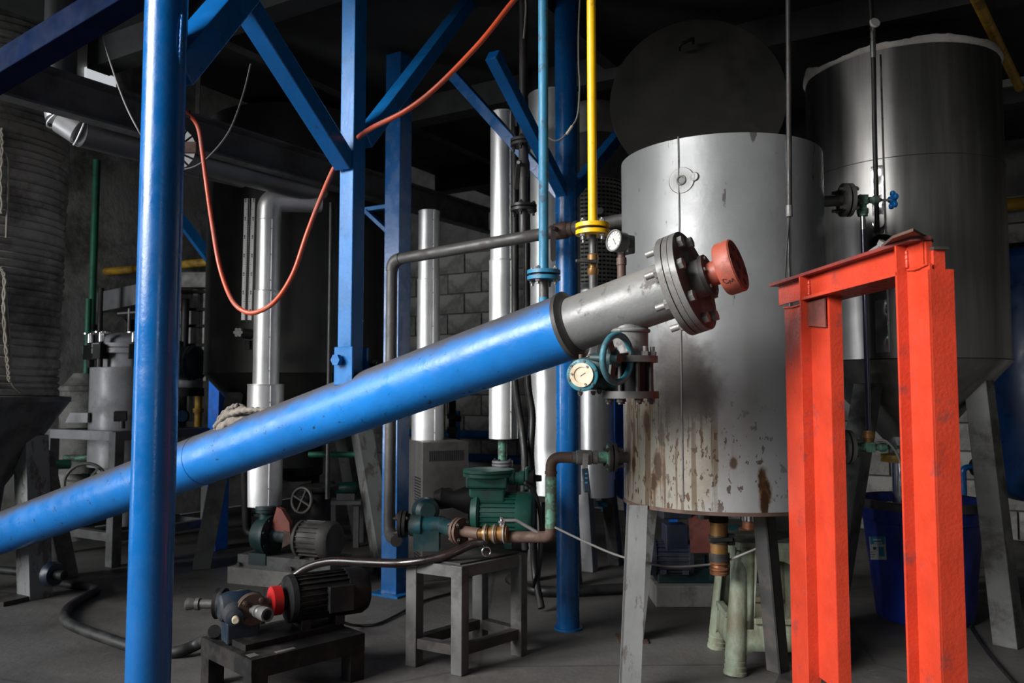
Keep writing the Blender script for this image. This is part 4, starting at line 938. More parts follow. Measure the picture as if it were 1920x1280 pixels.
part('drop_pipe', MB().cyl((x3_ - .005, 4.15, W(944, 905, 4.15).z), (x3_ - .005, 4.15, W(944, 815, 4.15).z), .022, n=16), 'verdigris', t3_)
flange_pair(t3_, (x3_ - .005, 4.15, W(944, 868, 4.15).z), (0, 0, 1), .052, .010, 4, 'grey_vessel', 'bolt_dark', .005, .007, .008)
part('drop_elbow', MB().tube(arcpath([V((x3_ - .005, 4.15, W(944, 880, 4.15).z)), V((x3_ - .005, 4.15, W(944, 898, 4.15).z)), V((x3_ + .12, 4.1, W(944, 899, 4.15).z))], .03), .022, 14), 'pipe_iron', t3_)
# bright wrapped vessel behind the light blue pipe
t4_, x4_ = clad(1040, 4.5, [(925, 706, 48), (708, 180, 49)], 'very bright crinkled aluminium-wrapped vessel behind the light blue pipe', 'aluminium_bright', 'wrapped_vessel', False)
boxleg(t4_, V((x4_ + .06, 4.45, .47)), V((x4_ + .10, 4.42, 0)), .06, 'grey_dark'); boxleg(t4_, V((x4_ - .08, 4.52, .47)), V((x4_ - .12, 4.54, 0)), .06, 'grey_dark')
part('foot_band', MB().box((x4_ - .02, 4.42, .45), (.26, .02, .03)), 'dark_steel', t4_)
# vessel with perforated guard
gx = W(1116, 640, 4.9).x
pv = thing('perforated_vessel', 'grey vessel with slotted perforated guard between blue column and tank', 'vessel', V((gx, 4.9, 0)))
zf = lambda py: W(1116, py, 4.9).z
part('shell', MB().lathe((gx, 4.9, zf(930)), (0, 0, 1), [(0, .05), (0, .105), (zf(540) - zf(930), .105), (zf(540) - zf(930), .05)], 40), 'aluminium', pv)
part('upper_shell', MB().lathe((gx, 4.9, zf(545)), (0, 0, 1), [(0, .06), (0, .165), (zf(240) - zf(545), .165), (zf(203) - zf(545), .12), (zf(203) - zf(545), .02)], 44), 'grey_vessel', pv)
part('torn_cover', MB().lathe((gx, 4.9, zf(262)), (0, 0, 1), [(0, .170), (zf(232) - zf(262), .168), (zf(200) - zf(262), .126)], 30, False, False, (-2.4, .2)), 'white_foam', pv, 'torn pale cover sheet')
boxleg(pv, V((gx - .07, 4.85, .50)), V((gx - .05, 4.78, 0)), .07, 'grey_vessel'); boxleg(pv, V((gx + .07, 4.92, .50)), V((gx + .12, 4.96, 0)), .07, 'grey_dark')
slots = MB()
gz0, gz1 = zf(538), zf(345)
for r_ in range(26):
    for k in range(20):
        g = math.radians(-172 + k * 8.6); z_ = gz0 + (gz1 - gz0) * (r_ + .5) / 26
        c_ = V((gx + .1715 * math.cos(g), 4.9 + .1715 * math.sin(g), z_)); slots.box(c_, (.003, .018, .010), R3(g))
part('guard', MB().lathe((gx, 4.9, gz0), (0, 0, 1), [(0, .170), (gz1 - gz0, .170)], 48, False, False), 'plaster', pv, 'perforated sheet guard')
o = part('slot', slots, 'ink', pv); o['kind'] = 'stuff'
# blue vessel behind the tank
gx2 = W(1212, 800, 5.15).x
bv2 = thing('blue_vessel', 'bright blue round vessel on legs half hidden behind the grey tank', 'vessel', V((gx2, 5.1, 0)))
part('shell', MB().lathe((gx2, 5.1, .32), (0, 0, 1), [(0, .05), (.015, .12), (.06, .19), (.12, .205), (.80, .205), (.86, .18), (.90, .08)], 44), 'blue_far', bv2)
for sx2 in (-.17, .16): part('leg', MB().beam((gx2 + sx2 * .9, 5.0, .45), (gx2 + sx2 * .62, 4.95, 0), .045, .045), 'blue_far', bv2)
part('outlet', MB().lathe((W(1133, 955, 4.95).x, 4.95, W(1133, 948, 4.95).z), (0, 0, 1), [(-.03, .02), (0, .02), (0, .05), (.014, .05), (.014, .055), (.026, .05), (.026, .02), (.08, .02)], 20), 'light_blue_paint', bv2)

# ================================================================== heater cabinet
yaw = math.radians(20); cw, cdp = .262, .20; cf = W(792, 830, 4.5); cR = R3(yaw); cxv, cyv = cR @ V((1, 0, 0)), cR @ V((0, 1, 0))
cb_c = V((cf.x, cf.y, 0)) + cxv * cw / 2 + cyv * (cdp / 2 + .12); ch = W(792, 829, 4.5).z
cdp = .44
cab = thing('heater_cabinet', 'grey sheet-steel heater cabinet with vent slots and oval opening', 'cabinet', V((cb_c.x, cb_c.y, 0)))
part('cabinet_body', MB().box(cb_c + V((0, 0, ch / 2)), (cw, cdp, ch), cR), 'cabinet_grey', cab, None, .004)
fn_ = -cyv; fo_ = cb_c - cyv * (cdp / 2); lo_ = cb_c - cxv * (cw / 2)
for k in range(16): piece('vent_slot', 'vs1', lambda mb: mb.box((0, 0, 0), (.005, .004, .055), cR), 'ink', cab, fo_ + cxv * (-.09 + .0125 * k) + V((0, 0, ch - .075)))
for k in range(34): piece('vent_slot', 'vs2', lambda mb: mb.box((0, 0, 0), (.004, .14, .008), cR), 'ink', cab, lo_ - cyv * .12 + V((0, 0, ch - .20 - .0155 * k)))
part('oval_opening', MB().lathe(fo_ + cxv * .01 + V((0, 0, ch - .30)), fn_, [(0, .052), (.003, .052)], 30), 'ink', cab)

# ================================================================== dark tank behind on the left
DC = (W(556, 640, 5.42).x, 5.42); DR = .57; dz = W(556, 698, 4.9).z
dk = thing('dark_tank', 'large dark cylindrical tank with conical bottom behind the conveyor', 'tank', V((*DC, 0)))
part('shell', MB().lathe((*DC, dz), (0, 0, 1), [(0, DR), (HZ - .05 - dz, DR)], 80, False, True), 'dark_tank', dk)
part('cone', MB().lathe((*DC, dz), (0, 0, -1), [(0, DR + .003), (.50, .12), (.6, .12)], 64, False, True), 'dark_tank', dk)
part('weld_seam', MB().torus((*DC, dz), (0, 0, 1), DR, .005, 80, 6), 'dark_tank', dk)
fL = W(378, 1060, 4.86); fL.z = 0
boxleg(dk, W(440, 735, 5.05), fL, .10, 'grey_dark', math.radians(20))
fR_ = W(724, 1075, 4.72); fR_.z = 0
boxleg(dk, W(678, 805, 4.95), fR_, .105, 'grey_leg', math.radians(35))
boxleg(dk, V((DC[0] + .2, 5.85, .9)), V((DC[0] + .34, 6.0, 0)), .10, 'grey_dark')
boxleg(dk, V((DC[0] - .25, 5.85, .9)), V((DC[0] - .4, 6.0, 0)), .10, 'grey_dark')
# twin scale level gauge on it
ly = 4.66
sg = thing('scale_gauge', 'twin white graduated level scale on the dark tank', 'gauge', W(455, 655, ly))
for k, (xt, xb) in enumerate(((462, 456), (475, 468))):
    s = part('scale_strip', MB().beam(W(xb, 600, ly), W(xt, 372, ly), .021, .006, V((0, 1, 0))), 'scale_white', sg, 'white graduated scale')
    tks = MB()
    for j in range(66):
        f_ = j / 66; c_ = W(xb, 600, ly).lerp(W(xt, 372, ly), f_) + V((0, -.0042, 0)); L_ = .011 if j % 10 == 0 else .006
        tks.box(c_ + V((.0105 - L_ / 2 if k == 0 else -.0105 + L_ / 2, 0, 0)), (L_, .0012, .0018))
        if j % 10 == 5: tks.box(c_ + V((-.003 if k == 0 else .003, 0, .004)), (.006, .0012, .010)); tks.box(c_ + V((-.003 if k == 0 else .003, 0, -.008)), (.006, .0012, .007))
    o = part('graduation', tks, 'ink', s); o['kind'] = 'stuff'
part('glass_tube', MB().cyl(W(463, 604, ly + .01), W(469, 372, ly + .01), .006, n=10), 'tube_black', sg)
c_ = W(447, 623, ly - .05)
kn = MB()
for k in range(6):
    g = math.pi / 3 * k; kn.cyl(c_ + V((.018 * math.cos(g), -.008, .018 * math.sin(g))), c_ + V((.018 * math.cos(g), .006, .018 * math.sin(g))), .009, n=10)
kn.torus(c_, (0, 1, 0), .018, .004, 18, 6); kn.cyl(c_ + V((0, -.008, 0)), c_ + V((0, .006, 0)), .011, n=12)
part('valve_knob', kn, 'bolt_steel', sg)
part('gauge_cock', MB().lathe(c_ + V((0, .01, 0)), V((.7, .3, -.1)), [(0, .008), (.02, .010), (.022, .028), (.07, .030), (.075, .018), (.10, .018)], 12), 'black_iron', sg)
part('cock_nut', MB().hexa(W(466, 655, ly), (0, 0, 1), .02, .05), 'black_iron', sg)

# ================================================================== rope-wound tank, far left
RC = (W(-36, 600, 4.12).x, 4.12); RR = .352; rz0 = W(60, 742, 3.95).z; rz1 = 3.4
rt = thing('rope_wound_tank', 'tall tank wrapped in grey rope-bound insulation above a dark hopper', 'tank', V((*RC, 0)))
prof = []; random.seed(5); z_ = 0; 
while z_ < rz1 - rz0:
    h_ = random.choice((.030, .034, .040, .055)); j_ = random.uniform(-.004, .004)
    prof += [(z_, RR - .010 + j_ * .5), (z_ + .009, RR + j_), (z_ + h_ - .009, RR + j_ + .002)]; z_ += h_
part('wrapping', MB().lathe((*RC, rz0), V((.012, 0, 1)), prof, 80, True, True), 'wrap', rt, 'rope-bound insulation wrap')
part('collar', MB().lathe((*RC, rz0 - .03), (0, 0, 1), [(0, RR + .06), (.025, RR + .06), (.03, RR)], 64, True, False), 'grey_dark', rt)
part('hopper_cone', MB().lathe((*RC, rz0 - .03), (0, 0, -1), [(0, RR + .055), (.42, .13), (.60, .11)], 48, False, True), 'grey_dark', rt)
fl2 = W(66, 1112, 4.17); fl2.z = 0
boxleg(rt, W(58, 815, 4.16), fl2, .115, 'grey_leg', PHI)
boxleg(rt, V((RC[0] + .1, 4.5, .7)), V((RC[0] + .2, 4.62, 0)), .10, 'grey_dark'); boxleg(rt, V((RC[0] - .25, 4.1, .7)), V((RC[0] - .4, 4.1, 0)), .10, 'grey_dark')
part('drip_plate', MB().prism([(-.42, -.05), (.02, -.05), (.10, .12), (-.42, .2)], fl2 + V((-.06, -.14, .0)), (1, 0, 0), (0, 1, 0), (0, 0, .022)), 'dark_steel', rt)
def twist(pts, r_, n_=4): 
    P_ = spline(pts, 16); mb = MB()
    for ph in (0, math.pi):
        mb.tube([p_ + V((math.cos(i * .5 + ph), -.3, math.sin(i * .5 + ph) * .4)) * r_ for i, p_ in enumerate(P_)], r_, 6)
    return mb
rc = lambda px, py: on_cyl(px, py, RC, RR, .015)
solo('hanging_rope', twist([rc(3, 240), rc(5, 275), rc(2, 330), rc(3, 400)], .005), 'rope', 'knotted white rope hanging on the upper wound tank', 'rope')
solo('rope_loop', MB().tube(spline([rc(4, 282), rc(10, 286), rc(15, 305), rc(15, 350), rc(12, 446)], 8), .006, 8), 'rope', 'loose white rope end hanging straight beside the knot', 'rope')
solo('braided_rope', twist([rc(1, 500), rc(9, 520), rc(8, 580), rc(12, 650), rc(16, 690), rc(18, 715)], .006), 'rope', 'braided white rope tied along the lower wound tank', 'rope')
solo('rope_strand', MB().tube(spline([rc(9, 520), rc(14, 580), rc(20, 660), rc(18, 700), rc(24, 722), rc(38, 736)], 8), .0045, 8), 'rope', 'thin rope strand running beside the braided rope to the collar', 'rope')

# ================================================================== filter vessel on its stand, behind the glossy round column
FX, FY = W(243, 700, 5.35).x, 5.35; fzt = W(243, 805, 5.2).z
fs = thing('filter_stand', 'grey angle-iron stand carrying the filter vessel', 'stand', V((FX, FY, 0)))
sd = .33; legs = [(-1, -1), (1, -1), (1, 1), (-1, 1)]
SB = V((FX + .03, FY, 0))
for lx, lyy in legs: boxleg(fs, SB + A * (lx * sd) + B * (-lyy * sd) + V((0, 0, fzt)), SB + A * (lx * sd) + B * (-lyy * sd), .062, 'grey_beam')
for k in range(4):
    p_, q_ = [SB + A * (lx * sd) - B * (lyy * sd) for lx, lyy in (legs[k], legs[(k + 1) % 4])]
    part('top_rail', MB().beam(p_ + V((0, 0, fzt - .025)), q_ + V((0, 0, fzt - .025)), .06, .055), 'grey_vessel' if k == 0 else 'grey_beam', fs)
    part('lower_rail', MB().beam(p_ + V((0, 0, .17)), q_ + V((0, 0, .17)), .045, .05), 'grey_dark', fs)
fv = thing('filter_vessel', 'light grey domed filter vessel with swing bolts standing in the stand', 'vessel', V((FX, FY, fzt - .2)))
zv = lambda py: W(243, py, FY).z
part('shell', MB().lathe((FX, FY, 0), (0, 0, 1), [(zv(985), .05), (zv(905), .15), (zv(872), .185), (zv(662), .190)], 48), 'grey_vessel', fv)
part('body_flange', MB().lathe((FX, FY, 0), (0, 0, 1), [(zv(664), .19), (zv(664), .225), (zv(655), .225), (zv(654), .215), (zv(653), .225), (zv(646), .225), (zv(645), .17)], 48), 'grey_vessel', fv)
part('dome', MB().lathe((FX, FY, 0), (0, 0, 1), [(zv(646), .178), (zv(638), .172), (zv(630), .14), (zv(625), .09), (zv(623), .001)], 44), 'grey_vessel', fv)
part('jacket_lip', MB().lathe((FX - .03, FY - .02, 0), (0, 0, 1), [(zv(872), .195), (zv(690), .195)], 40), 'grey_vessel', fv)
for g in (200, 250, 300, 350, 60, 120):
    e = V((math.cos(math.radians(g)), math.sin(math.radians(g)), 0)) * .235 + V((FX, FY, 0))
    bt_ = part('swing_bolt', MB().cyl(e + V((0, 0, zv(690))), e + V((0, 0, zv(632))), .014, n=10), 'black_iron', fv)
    part('clamp_block', MB().box(e + V((0, 0, zv(662))), (.07, .06, .09), R3(math.radians(g))), 'black_iron', bt_)
    part('nut_sleeve', MB().cyl(e + V((0, 0, zv(644))), e + V((0, 0, zv(630))), .018, n=12), 'chrome', bt_)
    part('hand_disc', MB().lathe(e + V((0, 0, zv(630))), (0, 0, 1), [(0, .01), (.004, .055), (.010, .055), (.016, .02)], 24), 'chrome', bt_)
hx_ = V((W(249, 600, FY).x, FY - .05, 0))
part('lift_screw', MB().cyl(hx_ + V((0, 0, zv(632))), hx_ + V((0, 0, zv(580))), .010, n=10), 'flange_steel', fv)
part('tee_bar', MB().cyl(hx_ + V((-.075, 0, zv(589))), hx_ + V((.06, 0, zv(586))), .008, n=8), 'flange_steel', fv)
part('davit_pulley', MB().cyl((W(226, 612, FY).x, FY + .02, zv(612)), (W(240, 612, FY).x, FY + .1, zv(612)), .055, n=24), 'black_iron', fv)
part('side_bracket', MB().prism([(0, 0), (.14, 0), (.14, .06), (.03, .06)], (FX - .30, FY - .2, zv(790)), (1, 0, 0), (0, 0, 1), (0, .12, 0)), 'grey_vessel', fv)
part('clamp_foot', MB().box((W(226, 780, 5.1).x, 5.1, W(226, 780, 5.1).z), (.07, .05, .055), R3(.3, .2)), 'black_iron', fv)
part('clamp_screw', MB().cyl(W(229, 803, 5.1), W(229, 788, 5.1), .018, n=10), 'dark_steel', fv)
hwx = W(160, 905, 5.0)
hwl = thing('valve_handwheel', 'thin grey handwheel with spokes below the filter stand', 'handwheel', hwx - V((0, 0, .2)))
part('rim', MB().torus(hwx, (.25, -1, .1), .115, .010, 40, 8), 'flange_steel', hwl)
for k in range(3):
    g = 2.09 * k + .9; part('spoke', MB().beam(hwx, hwx + V((math.cos(g), .2 * math.cos(g), math.sin(g))) * .11, .02, .01), 'flange_steel', hwl)
part('valve_stem', MB().cyl(hwx, hwx + V((-.05, .25, 0)), .025, n=12), 'pipe_rust', hwl)

# ================================================================== pipework and clutter at the back
def vpipe(px, py0, py1, Y, r_, m, label, name='vertical_pipe', px1=None, extra=None):
    a_, b_ = W(px if px1 is None else px1, py1, Y), W(px, py0, Y); b_.x = a_.x = (a_.x + b_.x) / 2 if px1 is None else a_.x
    t = thing(name, label, 'pipe', a_); part('pipe_run', MB().cyl(a_, b_, r_, n=14), m, t)
    for py, k, mm in (extra or []): part('coupling', MB().cyl(W(px, py + k, Y).xyz * 1 + V((a_.x - W(px, py + k, Y).x, 0, 0)), V((a_.x, Y, W(px, py, Y).z)), r_ * 1.45, n=12), mm, t)
    return t
vpipe(172, 300, 905, 6.0, .026, 'green_pipe', 'long green vertical pipe running up beside the filter vessel', extra=[(608, 10, 'dark_steel'), (735, 22, 'white_foam'), (820, 30, 'white_foam')])
vpipe(161, 560, 905, 5.9, .022, 'green_pipe', 'second green vertical pipe with pale unions beside the filter stand', extra=[(650, 14, 'verdigris'), (742, 18, 'white_foam')])
vpipe(134, 380, 690, 6.2, .022, 'green_pipe', 'dark green vertical pipe beside the rope-wound tank')
vpipe(106, 520, 742, 4.6, .010, 'pipe_iron', 'thin grey rod standing beside the rope-wound tank')
vpipe(188, 540, 640, 6.3, .02, 'dark_steel', 'thin dark drop pipe above the filter vessel')
vpipe(372, 690, 850, 6.0, .026, 'yellow_old', 'old yellow vertical pipe beside the dark tank leg', extra=[(765, 8, 'yellow_old')])
vpipe(345, 560, 800, 6.4, .030, 'dark_steel', 'dark vertical drain pipe against the pale wall')
vpipe(358, 580, 790, 6.5, .026, 'plaster', 'pale vertical pipe against the pale wall')
vpipe(618, 380, 935, 4.35, .0125, 'black_rubber', 'black hose hanging straight in front of the dark tank', 'hanging_hose')
vpipe(858, 770, 830, 7.2, .022, 'blue_paint_old', 'short blue pipe on the block wall behind the cabinet', extra=[(780, 10, 'black_iron')])
vpipe(832, 740, 830, 7.0, .014, 'yellow_old', 'short thin yellow pipe behind the cabinet')
vpipe(848, 750, 840, 6.9, .03, 'black_iron', 'short black valve pipe behind the cabinet', extra=[(775, 10, 'dark_steel'), (800, 12, 'dark_steel')])
def hpipe(p0, p1, r_, m, label, name='wall_pipe'):
    return solo(name, MB().cyl(p0, p1, r_, n=14), m, label, 'pipe')
wallp = lambda a, z, off=.10: room(a, off, z)
hpipe(wallp(.6, .62), wallp(3.6, .62), .042, 'blue_paint_old', 'upper blue pipe along the block wall')
hpipe(wallp(.6, .40), wallp(3.6, .40), .042, 'blue_paint_old', 'lower blue pipe along the block wall')
hpipe(wallp(5.5, 2.32), wallp(8.4, 2.32), .045, 'yellow_old', 'yellow pipe high on the block wall beyond the stainless vessel')
hpipe(wallp(5.5, 2.02), wallp(8.4, 2.02), .03, 'black_iron', 'black pipe on the wall under the yellow pipe')
hpipe(W(190, 510, 6.4), W(400, 490, 6.1), .030, 'yellow_old', 'yellow overhead pipe behind the glossy round column')
hpipe(W(105, 512, 6.9), W(265, 506, 6.9), .018, 'pipe_rust', 'thin rusty pipe far behind the rope-wound tank')
hpipe(W(580, 852, 5.0), W(705, 852, 4.9), .018, 'green_pipe', 'green pipe behind the conveyor above the small pump')
hpipe(W(120, 858, 5.6), W(200, 858, 5.6), .02, 'verdigris', 'pale green pipe beneath the filter stand')
hpipe(W(92, 871, 5.2), W(130, 870, 5.3), .03, 'green_pipe', 'short green handle pipe beside the rope tank leg')
fb = MB().beam(W(100, 585, 6.6), W(282, 548, 6.1), .05, .15); solo('wall_beam', fb, 'grey_vessel', 'pale grey horizontal beam behind the filter vessel', 'beam')
# pale panel and switch boxes by the left wall
q = W(155, 735, 5.75)
solo('pale_drum', MB().lathe(q - V((0, 0, .55)), (0, 0, 1), [(0, .14), (.55, .14), (.56, .15), (.59, .15), (.60, .12), (.68, .06)], 32), 'conc_pad', 'pale dirty drum behind the green pipes', 'drum')
q = W(128, 930, 5.85); solo('small_barrel', MB().lathe(V((q.x, q.y, 0)), (0, 0, 1), [(0, .17), (.30, .18), (.31, .20), (.34, .20), (.36, .16), (.44, .10), (.46, .02)], 30), 'plaster', 'pale grey barrel with ribbed lid under the filter stand', 'barrel')
q = W(362, 595, 6.5)
fr_ = thing('wall_rack', 'pale metal rack with dark shelves on the pale side wall', 'rack', q - V((0, 0, .15)))
for dx in (-.11, .02, .10): part('upright', MB().beam(q + V((dx, 0, -.5)), q + V((dx, 0, .22)), .035, .03), 'plaster', fr_)
for dz_ in (.20, .06, -.07, -.22): part('shelf', MB().box(q + V((0, -.01, dz_)), (.34, .08, .022)), 'black_iron', fr_)
part('header', MB().box(q + V((0, .02, .30)), (.40, .06, .12)), 'plaster', fr_)
q = W(352, 682, 5.9)
fm = thing('dark_motor', 'dark green-black motor mounted behind the glossy round column', 'motor', q - V((0, 0, .15)))
part('motor_body', MB().lathe(q + V((-.18, .05, 0)), (1, -.25, 0), [(0, .10), (.02, .125), (.26, .125), (.30, .09), (.32, .03)], 28), 'pump_teal', fm)
part('terminal_box', MB().box(q + V((-.10, 0, .13)), (.10, .10, .07)), 'verdigris', fm, None, .006)
part('bracket', MB().box(q + V((-.02, 0, -.20)), (.24, .12, .06)), 'black_iron', fm)
part('band', MB().torus(q + V((.04, 0, 0)), (1, -.25, 0), .127, .006, 28, 6), 'flange_steel', fm)
hpipe(q + V((-.25, .03, -.13)), q + V((.10, -.02, -.14)), .04, 'grey_vessel', 'thick grey pipe under the dark motor')
q = W(341, 780, 5.6)
wg = thing('wall_gauge', 'small round gauge with grey face behind the glossy round column', 'gauge', q - V((0, 0, .06)))
part('case', MB().lathe(q, (.3, -1, .1), [(-.03, .045), (.01, .05), (.014, .046)], 24), 'black_iron', wg)
part('dial', MB().lathe(q, (.3, -1, .1), [(.013, .04), (.0145, .04)], 24), 'light_blue_paint', wg)
part('stem', MB().cyl(q - V((0, 0, .11)), q - V((0, 0, .04)), .012, n=8), 'pipe_iron', wg)
# navy tank at the far right
nx = W(1965, 640, 4.95).x
nv = thing('navy_tank', 'dark navy tank standing beyond the angled leg of the stainless vessel', 'tank', V((nx, 4.95, 0)))
part('shell', MB().lathe((nx, 4.95, .36), (0, 0, 1), [(0, .12), (.02, .24), (.07, .32), (.14, .355), (1.44, .355), (1.47, .34), (1.50, .30)], 60), 'navy_far', nv)
for g in (210, 330, 90): part('leg', MB().cyl((nx + .22 * math.cos(math.radians(g)), 4.95 + .22 * math.sin(math.radians(g)), 0), (nx + .22 * math.cos(math.radians(g)), 4.95 + .22 * math.sin(math.radians(g)), .44), .035, n=12), 'navy_far', nv)
p_ = [W(1822, -20, 3.1), W(1862, 62, 3.55), W(1912, 165, 4.1)]
solo('yellow_brace_pipe', MB().tube(p_, .022, 12), 'yellow_old', 'old yellow pipe slanting down past the top of the stainless vessel', 'pipe')
solo('grey_angle_bar', MB().beam(W(1872, 160, 4.2), W(1990, 140, 4.0), .03, .04), 'grey_beam', 'grey angle bar beside the stainless vessel top', 'bar')
q = W(1808, 945, 4.55); q2 = W(1808, 876, 4.55)
bp_ = thing('thin_blue_pipe', 'thin blue pipe with black valve behind the blue bin', 'pipe', V((q.x, 4.55, 0)))
part('pipe_run', MB().tube(arcpath([V((q.x, 4.55, 0)), V((q.x, 4.55, q2.z)), V((q.x + .09, 4.55, q2.z + .005))], .03), .016, 12), 'blue_paint', bp_)
part('valve', MB().lathe((q.x + .045, 4.55, q2.z), (1, 0, 0), [(0, .03), (.01, .045), (.04, .045), (.05, .03)], 14), 'black_iron', bp_)
# ================================================================== pumps and motors
def motor(parent, c, d, r_, L, m, fins=26, fan=True, box=None, foot=True, boxm=None, zfoot=None):
    'finned electric motor body: c is the drive end, d points to the fan'
    c = V(c); d = V(d).normalized(); s, u, _ = frame(d)
    bd = part('motor_body', MB().lathe(c, d, [(0, r_ * .55), (.006, r_ * .98), (.025, r_ * 1.02), (.03, r_ * .9), (L * .74, r_ * .9)], 36), m, parent)
    for k in range(fins):
        g = 2 * math.pi * k / fins; e = s * math.cos(g) + u * math.sin(g)
        part('cooling_fin', MB().beam(c + d * .03 + e * r_ * .93, c + d * L * .73 + e * r_ * .93, .0035, r_ * .14, e), m, bd)
    if fan: part('fan_cover', MB().lathe(c + d * L * .72, d, [(0, r_ * 1.02), (L * .20, r_ * 1.02), (L * .265, r_ * .9), (L * .28, r_ * .6)], 36), m, parent)
    if foot:
        for t in (.18, .6):
            q = c + d * L * t; z0 = zfoot if zfoot is not None else q.z - r_ * 1.15
            part('foot', MB().box(V((q.x, q.y, (z0 + q.z - r_ * .8) / 2)), (.03, r_ * 1.7, q.z - r_ * .8 - z0), R3(math.atan2(d.y, d.x))), m, parent)
    if box:
        bo, bs_ = box; q = c + d * (L * .5) + s * bo[0] + u * bo[1] + d * bo[2]
        R = Matrix((d, s, u)).transposed()
        tb = part('terminal_box', MB().box(q, bs_, R), boxm or m, parent, None, .004)
        part('box_lid', MB().box(q + (s if abs(bo[0]) > abs(bo[1]) else u) * ((bs_[1] if abs(bo[0]) > abs(bo[1]) else bs_[2]) / 2 + .003) * (1 if (bo[0] + bo[1]) > 0 else -1), (bs_[0] * 1.06, .008 if abs(bo[0]) > abs(bo[1]) else bs_[1] * 1.06, bs_[2] * 1.06 if abs(bo[0]) > abs(bo[1]) else .008), R), boxm or m, tb, None, .002)
    return bd
# ---- A: foreground gear pump on a low stand
ang = math.radians(45); la, lb_ = V((math.cos(ang), math.sin(ang), 0)), V((-math.sin(ang), math.cos(ang), 0))
F0 = V((-.825, 2.68, 0)); SL, SW_, SHt = .43, .36, .158
sta = thing('low_pump_stand', 'low dark steel stand carrying the black pump motor', 'stand', F0 + la * SL / 2 + lb_ * SW_ / 2)
lw = .058
for i, j in ((0, 0), (1, 0), (1, 1), (0, 1)):
    q = F0 + la * (lw / 2 + i * (SL - lw)) + lb_ * (lw / 2 + j * (SW_ - lw)); part('leg', MB().box(q + V((0, 0, SHt / 2 - .002)), (lw, lw, SHt - .004), R3(ang)), 'black_iron', sta, None, .002)
for j in (0, 1):
    q = F0 + lb_ * (.004 + j * (SW_ - .008)); part('side_rail', MB().beam(q + la * .0 + V((0, 0, SHt - .030)), q + la * SL + V((0, 0, SHt - .030)), .010, .058), 'black_iron', sta)
for i in (0, 1):
    q = F0 + la * (.004 + i * (SL - .008)); part('end_rail', MB().beam(q + V((0, 0, SHt - .030)), q + lb_ * SW_ + V((0, 0, SHt - .030)), .010, .058), 'black_iron', sta)
part('top_plate', MB().prism([(0, 0), (SL, 0), (SL, SW_), (0, SW_)], F0 + V((0, 0, SHt - .004)), la, lb_, (0, 0, .006)), 'black_iron', sta)
part('channel_plinth', MB().prism([(.03, .10), (SL - .02, .10), (SL - .02, .27), (.03, .27)], F0 + V((0, 0, SHt)), la, lb_, (0, 0, .022)), 'black_iron', sta)
for (x0, y0, w1, w2) in ((.095, .012, .07, .018), (.012, .03, .03, .035)): part('bare_patch', MB().prism([(x0, y0), (x0 + w1, y0), (x0 + w1, y0 + w2), (x0, y0 + w2)], F0 + V((0, 0, SHt + .002)), la, lb_, (0, 0, .001)), 'flange_steel', sta)
mc = W(535, 1133, 2.98); md_ = V((math.cos(math.radians(33)), math.sin(math.radians(33)), 0))
mz = SHt + .022 + .098; mc.z = mz
pa = thing('black_pump_motor', 'black electric motor with dark blue gear pump and rusty flange', 'pump', V((mc.x, mc.y, SHt + .02)))
motor(pa, mc, md_, .083, .30, 'motor_black', 24, True, ((-.085 if frame(md_)[0].y > 0 else .085, .0, .02), (.085, .03, .085)), True, None, SHt + .022)
cpc = mc - md_ * .055
part('coupling_guard', MB().lathe(cpc, md_, [(0, .030), (.004, .050), (.036, .050), (.040, .035)], 28), 'guard_red', pa, 'red coupling half')
part('coupling_hub', MB().cyl(cpc + md_ * .038, mc + md_ * .01, .036, n=24), 'black_iron', pa)
# gear pump body: twin-lobed casing
gp0 = cpc - md_ * .03; up2 = V((0, 0, 1)); sd2 = md_.cross(up2).normalized()
part('pump_shaft', MB().cyl(gp0 - md_ * .02, cpc + md_ * .01, .014, n=12), 'flange_steel', pa)
pb = part('pump_casing', MB().lathe(gp0 - md_ * .145, md_, [(0, .034), (.006, .044), (.03, .052), (.10, .052), (.115, .042), (.14, .036)], 28), 'pump_blue', pa, 'dark blue gear pump casing')
part('relief_valve', MB().lathe(gp0 - md_ * .10 + sd2 * .03 + V((0, 0, -.012)), sd2 - md_ * .25, [(0, .040), (.03, .038), (.045, .030), (.075, .028), (.08, .012)], 22), 'pump_blue', pb)
part('relief_tip', MB().lathe(gp0 - md_ * .115 + sd2 * .105 + V((0, 0, -.016)), sd2 - md_ * .25, [(0, .012), (.022, .012), (.024, .009)], 12), 'cream_dial', pb, 'pale brass relief tip')
part('pump_foot', MB().box(V((gp0.x, gp0.y, 0)) - md_ * .07 + V((0, 0, SHt + .04)), (.11, .085, .075), R3(math.radians(33))), 'pump_blue', pa, None, .006)
fq = gp0 - md_ * .05 + sd2 * .055
ff = part('suction_flange', MB().lathe(fq, sd2, [(0, .052), (.011, .052), (.011, .049), (.014, .049), (.014, .052), (.027, .052)], 30), 'pipe_rust', pa, 'rusty brown flange')
boltring(ff, fq + sd2 * .027, sd2, .038, 4, .0085, .009, 'pipe_rust', .004, .7)
part('hose_nipple', MB().lathe(fq + sd2 * .026, sd2 + md_ * .20, [(0, .016), (.026, .016), (.028, .021), (.040, .021), (.042, .018), (.050, .022), (.056, .019), (.064, .023), (.098, .023), (.098, .017), (.06, .017)], 24, True, True), 'flange_steel', ff, 'steel hose nipple')
fb2 = gp0 - md_ * .05 - sd2 * .055
f3_ = part('outlet_flange', MB().lathe(fb2 - md_ * .06, -sd2 * .6 - md_ * .8, [(0, .052), (.012, .052), (.015, .050), (.027, .052)], 28), 'black_iron', pa)
